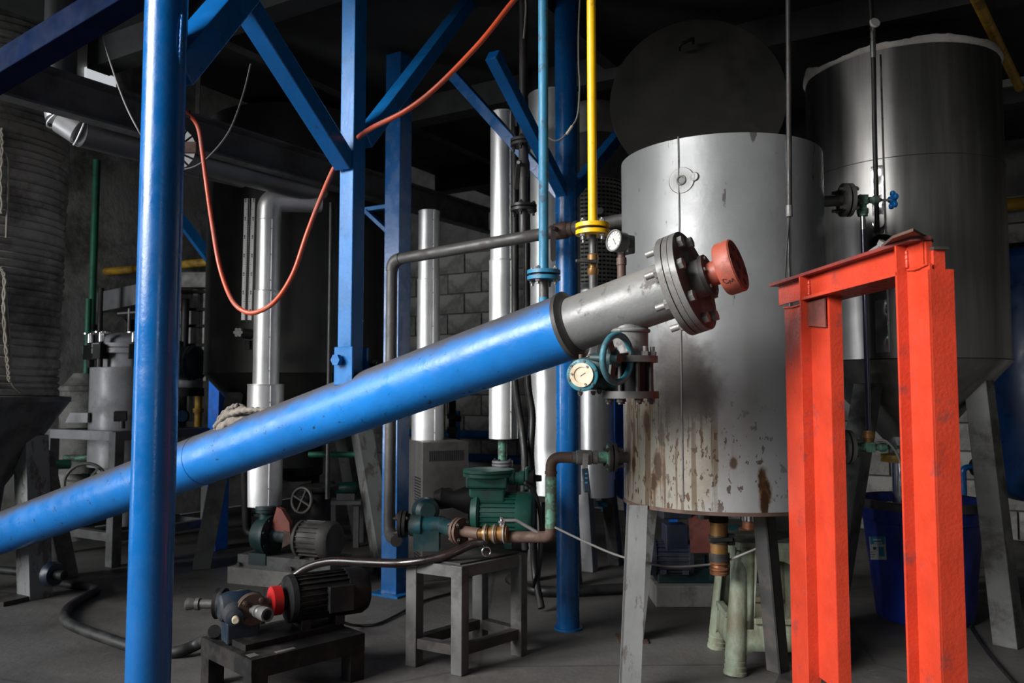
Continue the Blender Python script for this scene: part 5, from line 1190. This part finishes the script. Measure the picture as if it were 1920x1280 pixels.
part('outlet_nipple', MB().lathe(fb2 - md_ * .075, -sd2 * .55 - md_ * .8 , [(0, .016), (.07, .016), (.072, .021), (.085, .021), (.087, .016), (.10, .020), (.115, .022), (.12, .015)], 18), 'pipe_iron', pa)

# ---- B: green motor and gear pump on the tall stand
zt_ = .385
B0 = W(862, 1250, 3.04); B0.z = 0
stb = thing('pump_stand', 'square grey angle-iron stand under the green motor', 'stand', B0 + A * .12 - B * .12)
feet = [B0, W(792, 1235, 3.16), W(905, 1205, 3.40), W(962, 1215, 3.28)]
fe = []
for p_ in ((0, 0), (-.175, .10), (.06, .36), (.215, .22)): fe.append(V((B0.x + p_[0], B0.y + p_[1], 0)))
for q in fe: boxleg(stb, q + V((0, 0, zt_)), q, .048, 'grey_dark', PHI)
for k in range(4):
    p_, q_ = fe[k], fe[(k + 1) % 4]
    part('top_rail', MB().beam(p_ + V((0, 0, zt_ - .022)), q_ + V((0, 0, zt_ - .022)), .040, .042), 'grey_dark', stb)
    part('lower_rail', MB().beam(p_ + V((0, 0, .085)), q_ + V((0, 0, .085)), .036, .036), 'dark_steel', stb)
part('top_plate', MB().add([p_ + V((0, 0, z_)) for z_ in (zt_, zt_ + .006) for p_ in fe], [(3, 2, 1, 0), (4, 5, 6, 7), (0, 1, 5, 4), (1, 2, 6, 5), (2, 3, 7, 6), (3, 0, 4, 7)]), 'dark_steel', stb)
gm = W(905, 962, 3.42); gmd = V((.93, -.12, .0)).normalized()
gm_t = thing('green_pump_motor', 'green explosion-proof motor with tall terminal housing', 'motor', V((gm.x + .1, gm.y, zt_)))
mB = gm - gmd * .03
motor(gm_t, mB, gmd, .088, .24, 'green_paint', 28, True, None, True, None, zt_ + .004)
part('end_bell', MB().lathe(mB - gmd * .012, gmd, [(0, .05), (.004, .088), (.03, .098), (.036, .09)], 32), 'green_paint', gm_t)
boltring(gm_t, mB - gmd * .008, -gmd, .080, 4, .008, .006, 'green_paint', 0, .6)
hz_ = mB + gmd * .055; ztb = W(915, 880, 3.42).z
def blk(name, z0, z1, wx, wy, par=gm_t, m='green_paint', b_=.008): return part(name, MB().box(V((hz_.x, hz_.y, (z0 + z1) / 2)), (wx, wy, z1 - z0), R3(-.12)), m, par, None, b_)
zmid = W(915, 912, 3.42).z
blk('neck_housing', mB.z + .05, zmid, .145, .12)
tb = blk('terminal_box', zmid, ztb - .022, .168, .15)
part('box_lid', MB().lathe((hz_.x, hz_.y, ztb - .026), (0, 0, 1), [(0, .105), (.012, .105), (.013, .098), (.016, .105), (.028, .105), (.030, .09)], 40), 'green_paint', tb, 'round flanged lid')
gq = V((hz_.x + .085, hz_.y - .03, W(960, 895, 3.4).z))
part('cable_gland', MB().lathe(gq, (1, -.12, 0), [(0, .030), (.02, .030), (.022, .024), (.04, .024), (.042, .030), (.06, .030)], 10), 'green_paint', tb)
part('gland_flange', MB().box(gq + V((.072, -.01, 0)), (.016, .05, .09), R3(-.12)), 'green_paint', tb, None, .006)
part('gland_nut', MB().lathe(gq + V((.08, -.011, 0)), (1, -.12, 0), [(0, .032), (.02, .032), (.026, .014), (.05, .012)], 16), 'black_iron', tb)
part('lifting_eye', MB().torus(mB + gmd * .10 + V((0, -.04, .085)), (0, 1, 0), .016, .006, 20, 8), 'green_paint', gm_t)
solo('motor_cable', MB().tube(spline([gq + V((.12, -.016, 0)), W(985, 905, 3.35), W(1000, 918, 3.35), W(1012, 960, 3.38), W(1015, 1040, 3.4), W(1000, 1100, 3.5)], 8), .008, 8), 'black_rubber', 'black cable dropping from the green motor gland', 'cable')
# teal gear pump at the left end of the stand
pp = W(800, 985, 3.30)
gp_t = thing('teal_gear_pump', 'dirty teal gear pump with flanges and pale relief tip beside the green motor', 'pump', V((pp.x, pp.y, zt_ + .01)))
pz = pp.z
part('pump_casing', MB().lathe(pp + V((-.075, .01, 0)), (1, -.05, 0), [(0, .030), (.01, .042), (.055, .045), (.060, .036), (.13, .034), (.135, .026)], 26), 'teal_paint', gp_t)
part('top_casing', MB().lathe(pp + V((-.01, .06, .05)), (.25, -1, .1), [(-.06, .05), (0, .055), (.05, .048), (.06, .03)], 24), 'pump_teal', gp_t)
part('relief_tip', MB().lathe(pp + V((.060, .004, -.002)), (1, -.05, 0), [(0, .016), (.026, .016), (.028, .012)], 10), 'cream_dial', gp_t, 'pale brass relief tip')
part('pump_foot', MB().box(V((pp.x, pp.y + .02, (zt_ + pz) / 2 - .005)), (.10, .09, pz - zt_ - .02)), 'pump_teal', gp_t)
fq1 = pp + V((-.095, .012, .004))
flange_pair(gp_t, fq1, (1, -.05, 0), .052, .012, 4, 'black_iron', 'bolt_dark', .005, .009, .010, .7)
fq2 = W(862, 995, 3.18); rdd = V((.80, -.62, 0)).normalized()
flange_pair(gp_t, fq2, rdd, .050, .011, 4, 'pipe_rust', 'bolt_dark', .005, .009, .008, .7)
part('side_casing', MB().cyl(pp + V((.05, .03, .0)), fq2 - rdd * .01, .034, .030, n=20), 'pump_teal', gp_t)
part('discharge_pipe', MB().cyl(fq2, fq2 + rdd * .10, .021, n=18), 'pipe_rust', gp_t)
part('coupling_lump', MB().lathe(W(850, 935, 3.42), (1, .0, -.05), [(-.08, .028), (-.05, .045), (0, .035), (.05, .055), (.09, .06), (.11, .03)], 18), 'black_iron', gp_t)
# lever ball valve with brass cam couplings where the hose ends
vq = fq2 + rdd * .10; vd = V((.95, -.20, .03)).normalized()
bvv = thing('hose_coupling', 'brass and steel cam coupling with ring and lever valve at the hose end', 'coupling', vq - V((0, 0, .05)))
part('coupling_body', MB().lathe(vq, vd, [(-.005, .018), (.012, .018), (.014, .030), (.032, .033), (.034, .026), (.046, .026), (.048, .033), (.066, .033), (.068, .027), (.08, .027), (.082, .031), (.105, .031), (.107, .02)], 20), 'brass', bvv)
for t_ in (.025, .058, .095): part('clamp_ring', MB().torus(vq + vd * t_, vd, .033, .004, 24, 8), 'bolt_steel', bvv)
rg = vq + vd * .03 + V((-.005, -.02, -.062)); part('pull_ring', MB().torus(rg, (.35, -1, 0), .0165, .0022, 24, 6), 'chrome', bvv)
part('valve_stem', MB().lathe(vq + vd * .085 + V((0, 0, .028)), (-.1, 0, 1), [(0, .012), (.012, .012), (.014, .016), (.022, .016), (.024, .007), (.034, .007)], 10), 'chrome', bvv)
lv = vq + vd * .09 + V((0, 0, .048))
part('lever', MB().tube(arcpath([lv, lv + V((.05, -.01, .002)), lv + V((.135, -.03, -.045))], .02), .007, 8), 'flange_steel', bvv)
# ---- C: centrifugal pump on a concrete pad
pc0 = W(457, 1072, 4.42); pc0.z = 0; PAD = V((-1.0, 4.60, 0))
cdv = V((.93, -.36, 0)).normalized(); csd = V((.36, .93, 0))
cpad = thing('concrete_pad', 'low concrete pad under the teal centrifugal pump', 'pad', V((W(545, 1060, 4.5).x, 4.5, 0)))
pcn = ORG[cpad.name]
part('pad_block', MB().prism([(-.30, -.14), (.34, -.14), (.34, .12), (-.30, .12)], pcn, cdv, csd, (0, 0, .085)), 'conc_pad', cpad, None, .006)
cpu = thing('centrifugal_pump', 'teal centrifugal pump with red guard and dusty grey motor', 'pump', pcn + V((0, 0, .085)))
part('base_frame', MB().prism([(-.26, -.11), (.32, -.11), (.32, .10), (-.26, .10)], pcn + V((0, 0, .085)), cdv, csd, (0, 0, .065)), 'grey_dark', cpu, None, .004)
for x_ in (-.24, .09): bolt(cpu, pcn + cdv * x_ - csd * .12 + V((0, 0, .10)), -csd, .012, .012, 'bolt_dark')
vol = W(497, 1003, 4.5)
vs_ = part('volute', MB().lathe(vol - cdv * .045, cdv, [(0, .05), (.006, .085), (.05, .095), (.075, .098), (.078, .108), (.098, .108), (.10, .05)], 36), 'pump_teal', cpu)
part('discharge_neck', MB().lathe(vol + V((0, 0, .07)), (0, 0, 1), [(0, .035), (.05, .032), (.052, .052), (.066, .052), (.07, .056), (.084, .052)], 24), 'pump_teal', vs_)
part('pump_foot', MB().box(vol + V((0, 0, -.115)), (.11, .13, .06), R3(math.atan2(cdv.y, cdv.x))), 'pump_teal', vs_)
boltring(vs_, vol + cdv * .053, cdv, .092, 8, .008, .008, 'pump_teal', 0, .3)
part('bearing_frame', MB().lathe(vol + cdv * .05, cdv, [(0, .048), (.02, .048), (.025, .036), (.12, .034)], 24), 'teal_paint', cpu)
part('suction_pipe', MB().tube(arcpath([vol - cdv * .03, vol - cdv * .12, vol - cdv * .14 + V((0, 0, .34))], .05), .024, 14), 'black_iron', cpu)
gq_ = W(527, 985, 4.44)
part('coupling_guard', MB().prism([(-.075, -.05), (.06, -.05), (.05, .02), (.0, .085), (-.03, .095)], gq_, cdv, V((0, 0, 1)), csd * .03), 'guard_red_dull', cpu, 'faded red guard plate')
part('torn_tag', MB().prism([(-.03, -.08), (.03, -.05), (.02, .0), (-.02, .01)], gq_ + cdv * .06 - csd * .03 + V((0, 0, -.03)), cdv, V((0, 0, 1)), csd * .006), 'pipe_rust', cpu)
mq = W(575, 1010, 4.43)
motor(cpu, mq - cdv * .04, cdv, .098, .22, 'motor_grey', 22, True, None, True, None, pcn.z + .15)
# gate valve with handwheel standing behind it
gv = W(587, 965, 4.7); hwc = W(566, 938, 4.55)
gvt = thing('gate_valve', 'dark gate valve with round handwheel behind the centrifugal pump', 'valve', V((gv.x, gv.y, .25)))
part('valve_body', MB().lathe(V((gv.x + .03, gv.y, .25)), (0, 0, 1), [(0, .09), (.03, .07), (.13, .065), (.20, .075), (.215, .11), (.24, .11), (.25, .07)], 30), 'black_iron', gvt)
hwn = V((-.45, -.88, .1)).normalized(); hs2, hu2, _ = frame(hwn)
hw2 = part('handwheel', MB().torus(hwc, hwn, .068, .010, 36, 10), 'dark_steel', gvt)
for k in range(4):
    g = math.pi / 2 * k + .4; part('spoke', MB().beam(hwc, hwc + (hs2 * math.cos(g) + hu2 * math.sin(g)) * .064, .014, .008), 'dark_steel', hw2)
part('stem', MB().cyl(hwc, V((gv.x + .03, gv.y, .42)), .012, n=10), 'dark_steel', gvt)
part('drop_pipe', MB().cyl(V((gv.x + .03, gv.y, 0)), V((gv.x + .03, gv.y, .26)), .05, n=20), 'black_iron', gvt)
# ---- small pump on a pale stool far behind
sp_ = W(645, 935, 5.6)
sst = thing('small_pump_stand', 'small pale steel stand in the dark behind the conveyor', 'stand', V((sp_.x, sp_.y, 0)))
for dx, dy in ((-.09, -.08), (.10, -.08), (.10, .1), (-.09, .1)): part('leg', MB().box((sp_.x + dx, sp_.y + dy, sp_.z / 2), (.035, .035, sp_.z)), 'grey_vessel', sst)
part('top', MB().box((sp_.x, sp_.y, sp_.z - .012), (.27, .24, .024)), 'grey_vessel', sst)
spm = thing('small_green_pump', 'small green-grey pump with red switch on the pale stand', 'pump', sp_)
part('pump_body', MB().lathe(sp_ + V((-.10, 0, .07)), (1, -.1, 0), [(0, .03), (.01, .05), (.03, .05), (.04, .03), (.10, .045), (.18, .045), (.20, .03)], 18), 'green_paint', spm)
part('pump_foot', MB().box(sp_ + V((.02, 0, .02)), (.12, .10, .04)), 'grey_vessel', spm)
part('red_switch', MB().box(sp_ + V((.13, 0, .13)), (.04, .03, .05)), 'guard_red', spm)
part('riser', MB().tube(arcpath([sp_ + V((.10, 0, .07)), sp_ + V((.19, -.02, .07)), sp_ + V((.19, -.02, .36))], .03), .015, 10), 'green_pipe', spm)
q = W(560, 880, 6.35)
dt = thing('dark_drum', 'dark cylindrical vessel in the shadow under the conveyor', 'drum', V((q.x, q.y, .35)))
part('shell', MB().lathe((q.x, q.y, .35), (0, 0, 1), [(0, .10), (.05, .18), (.36, .19), (.38, .21), (.41, .21)], 32), 'dark_tank', dt)
part('band', MB().box((q.x - .03, q.y - .19, .55), (.06, .02, .36)), 'black_iron', dt)
for dx in (-.14, .14): part('leg', MB().box((q.x + dx, q.y - .05, .2), (.05, .05, .4)), 'black_iron', dt)
# ---- D: pump set under the tank, behind
q = W(1270, 1045, 4.05); dd2 = V((-1, .10, 0)).normalized()
pdb = thing('machine_plinth', 'dark steel and concrete base behind the tank legs', 'plinth', V((W(1325, 1100, 4.1).x, 4.1, 0)))
pb0 = ORG[pdb.name]
part('pad_block', MB().box(pb0 + V((0, .05, .05)), (.54, .36, .10)), 'conc_pad', pdb, None, .005)
part('base_frame', MB().box(pb0 + V((0, .05, .135)), (.50, .26, .07)), 'pump_teal', pdb, None, .005)
mot = thing('navy_pump_motor', 'dark navy finned motor with tall box under the tank behind', 'motor', V((q.x, q.y, .17)))
motor(mot, V((W(1300, 1040, 4.05).x, 4.05, q.z)), dd2, .085, .25, 'motor_navy', 24, True, None, True, None, .17)
bx2 = W(1265, 985, 4.05)
part('terminal_neck', MB().box((bx2.x, 4.05, (bx2.z + q.z) / 2 + .01), (.11, .10, bx2.z - q.z), R3(.05)), 'motor_navy', mot, None, .006)
part('terminal_lid', MB().box((bx2.x, 4.05, W(1265, 960, 4.05).z), (.145, .13, .05), R3(.05)), 'motor_navy', mot, None, .006)
rg_ = W(1315, 1000, 3.98)
dpp = thing('red_guarded_pump', 'dark pump with dull red coupling guard under the tank behind', 'pump', V((rg_.x, rg_.y, .17)))
part('coupling_guard', MB().grid(lambda u, v: rg_ + V((-.06 + .13 * v, -.03 + .12 * (1 - math.cos(math.pi * u)) / 2, -.085 + .17 * math.sin(math.pi * min(u, .5)))), 12, 2), 'red_rusty', dpp, 'dull red guard')
part('pump_casing', MB().lathe(rg_ + V((.05, .05, -.06)), (1, -.1, 0), [(0, .05), (.06, .05), (.07, .09), (.13, .10), (.17, .08), (.20, .04)], 26), 'pump_teal', dpp)
part('pump_foot', MB().box(rg_ + V((.10, .05, -.17)), (.12, .12, .10)), 'pump_teal', dpp)
q = W(1408, 975, 3.9)
swv = thing('copper_bend', 'shiny pipe end with copper collar and teal valve behind the drain', 'pipe', V((q.x, q.y, q.z - .12)))
part('pipe_end', MB().cyl(q + V((0, 0, .0)), q + V((0, 0, .16)), .048, n=24), 'chrome', swv)
part('collar', MB().lathe(q + V((0, 0, -.05)), (0, 0, 1), [(0, .055), (.012, .058), (.014, .040), (.05, .038)], 24), 'copper_dirty', swv)
part('valve', MB().lathe(q + V((0, 0, -.085)), (0, 0, 1), [(-.03, .03), (0, .045), (.035, .045)], 20), 'teal_paint', swv)

# ================================================================== hoses, cables, small things
def hose(name, pts, r_, m, label, cat='hose', n=10, ribs=False):
    P_ = spline(pts, n); return solo(name, MB().tube(P_, r_, 12, True, (lambda i: r_ * (1.04 if i % 2 else .97)) if ribs else None), m, label, cat)
def G(px, py, dz=0.0):
    p_ = W(px, py, 1); d = p_ - V((0, 0, EYE)); t = (dz - EYE) / d.z; return V((0, 0, EYE)) + d * t
hose('suction_hose', [vq + V((.02, -.02, -.028)), W(885, 1020, 3.10), W(830, 1043, 3.08), W(760, 1055, 3.1), W(690, 1054, 3.2), W(620, 1052, 3.3), W(572, 1066, 3.35), W(535, 1095, 3.35), W(505, 1125, 3.32), W(490, 1165, 3.30), W(478, 1200, 3.30)], .0165, 'hose_brown', 'ribbed brown suction hose sagging between the two pumps', ribs=True, n=26)
hr_ = .022
hose('floor_hose', [W(402, 1183, 2.90), G(380, 1202, .06), G(330, 1222, hr_), G(270, 1218, hr_), G(200, 1196, hr_), G(150, 1178, hr_), G(122, 1162, hr_), G(128, 1140, hr_), G(160, 1118, hr_), G(180, 1108, hr_), G(165, 1098, hr_), G(130, 1095, hr_), G(60, 1075, hr_), G(-20, 1066, hr_)], hr_, 'black_rubber', 'thick black hose curling over the floor to the low pump', n=12)
q = W(106, 1077, 4.0)
cpo = thing('black_pulley', 'black round plastic pulley with hub beside the grey leg', 'pulley', q - V((0, 0, .09)))
part('disc', MB().lathe(q + V((-.05, .02, 0)), (1, -.4, 0), [(0, .03), (.01, .058), (.03, .060), (.05, .052), (.052, .03)], 28), 'pump_blue', cpo)
part('hub', MB().lathe(q + V((0, 0, 0)), (1, -.4, 0), [(0, .024), (.05, .022), (.055, .014)], 16), 'black_iron', cpo)
hose('floor_cable', [G(640, 1165, .12) , G(665, 1172, .02), G(705, 1170, .008), G(745, 1152, .008), G(790, 1128, .008), G(850, 1110, .008)], .006, 'black_rubber', 'thin black cable on the floor from motor to stand', 'cable', 8)
hose('grey_wire', [W(1040, 988, 3.03), W(1090, 1012, 3.02), W(1150, 1038, 3.0), W(1200, 1052, 2.98), W(1260, 1062, 2.98), W(1330, 1058, 3.03), W(1365, 1050, 2.98), W(1400, 1036, 2.95), W(1440, 1020, 2.95), W(1490, 1006, 2.98)], .0042, 'white_wire', 'sagging pale grey wire slung behind the front tank leg', 'wire', 8)
hose('loose_floor_cord', [G(1785, 1110, .012), G(1800, 1140, .008), G(1822, 1178, .008), G(1850, 1220, .008), G(1885, 1262, .008), G(1930, 1310, .008)], .006, 'black_rubber', 'dark cord lying on the floor beside the red frame and bin', 'cord', 8)
hose('orange_hose', [W(985, -20, 2.5), W(960, 5, 2.5), W(900, 80, 2.5), W(820, 162, 2.52), W(760, 208, 2.58), W(690, 244, 2.7), W(655, 275, 2.93), W(628, 312, 2.95), W(600, 375, 2.92), W(575, 440, 2.9), W(550, 512, 2.9), W(520, 560, 2.92), W(490, 582, 2.95), W(462, 585, 2.97), W(435, 562, 3.0), W(412, 500, 3.02), W(398, 420, 3.05), W(388, 350, 3.05), W(380, 290, 3.05), W(372, 240, 3.05), W(356, 216, 3.03), W(338, 203, 3.0), W(320, 195, 3.0)], .0085, 'orange_hose', 'orange air hose looping down from overhead past the square post', n=8)
solo('hose_clip', MB().box(W(349, 213, 3.03), (.03, .03, .03), R3(.3, .4)), 'black_iron', 'small black clip on the orange hose behind the glossy round column', 'clip', bevel=.003)
hose('hanging_wire', [W(184, -15, 2.9), W(192, 60, 2.9), W(208, 120, 2.9), W(235, 195, 2.9), W(262, 248, 2.9), W(290, 290, 3.0)], .0035, 'white_wire', 'thin grey wire hanging across the duct beside the glossy round column', 'wire', 8)
hose('ceiling_wire', [W(470, 120, 3.3), W(455, 180, 3.3), W(430, 245, 3.3), W(395, 290, 3.3), W(365, 312, 3.3), W(330, 320, 3.3)], .0035, 'white_wire', 'thin dark wire swinging below the beam behind the glossy round column', 'wire', 8)
hose('white_wire', [W(1088, -15, 3.1), W(1085, 60, 3.1), W(1085, 120, 3.1), W(1087, 160, 3.1), W(1083, 215, 3.1), W(1070, 240, 3.1), W(1055, 258, 3.1), W(1042, 264, 3.1), W(1032, 260, 3.1), W(1026, 255, 3.1)], .0035, 'white_wire', 'white wire hanging in a hook between the two coloured pipes', 'wire', 8)
solo('wire_joint', MB().cyl(W(1073, 236, 3.1), W(1062, 252, 3.1), .0055, n=8), 'cream_dial', 'taped joint on the hooked white wire', 'tape')
for k, (pts, lab) in enumerate((([W(966, 640, 3.95), W(966, 720, 3.95), W(978, 800, 3.95), W(984, 870, 3.9), W(980, 960, 3.9), W(985, 1030, 3.9)], 'black ribbed hose hanging between the clad pipe and the bright vessel'),
        ([W(988, 630, 3.98), W(990, 720, 3.98), W(998, 780, 3.98), W(995, 850, 3.95), W(1000, 930, 3.95), W(1002, 1060, 3.98), G(1015, 1140, .02)], 'black ribbed hose hanging in front of the bright vessel'))):
    hose('hanging_hose', [V((pts[0].x, pts[0].y, 2.3))] + pts, .017, 'black_rubber', lab, ribs=True, n=20)
hose('floor_pipe_run', [G(955, 1085, .03), G(1000, 1105, .03), G(1060, 1108, .03), G(1140, 1104, .03), G(1230, 1100, .03)], .026, 'black_rubber', 'black hose lying along the floor behind the round column', n=8)
hose('beam_cable', [W(425, 296, 4.3), W(440, 312, 4.25), W(462, 316, 4.25), W(485, 306, 4.3)], .007, 'white_wire', 'short loop of cable hanging under the grey beam', 'cable', 8)
# rag on the conveyor
cr = au(443); rq = V((cr.x, cr.y, cr.z + ar * 1.02))
random.seed(21)
def ragf(u, v):
    t = -.085 + .19 * u; w_ = (-1 + 2 * v); sdv = AX.cross(V((0, 0, 1))).normalized()
    env = math.sin(math.pi * min(1, max(0, u))) ** .6
    hgt = (.068 * env * (1 - .25 * u)) * math.sqrt(max(0, 1 - w_ * w_)) + .006 * math.sin(u * 19 + v * 9) + .006 * math.sin(v * 23 + u * 7)
    return rq + AX * t + sdv * (w_ * .062 * (.35 + .65 * env)) + V((0, 0, hgt - .012 - .02 * w_ * w_))
rag = thing('cloth_rag', 'crumpled grey-beige rag lying on top of the conveyor', 'rag', rq)
o = part('rag_heap', MB().grid(ragf, 40, 26), 'cloth', rag); md2 = o.modifiers.new('s', 'SOLIDIFY'); md2.thickness = .006
part('rag_roll', MB().tube(spline([rq + AX * -.075 + V((-.01, -.055, .0)), rq + AX * -.045 + V((0, -.062, .022)), rq + AX * .0 + V((0, -.064, .028)), rq + AX * .06 + V((0, -.06, .026)), rq + AX * .13 + V((0, -.05, .012)), rq + AX * .19 + V((0, -.04, -.006))], 8), .011, 10, True, lambda i: .012 - .004 * abs(i / 20 - 1) + .002 * math.sin(i * 1.7)), 'cloth', rag)
part('rag_fold', MB().tube(spline([rq + AX * -.085 + V((0, -.05, -.015)), rq + AX * -.075 + V((0, -.045, .02)), rq + AX * -.045 + V((0, -.038, .045)), rq + AX * .0 + V((0, -.03, .056)), rq + AX * .03 + V((0, -.025, .052))], 8), .010, 10, True, lambda i: .010 + .002 * math.sin(i * 1.3)), 'cloth', rag)
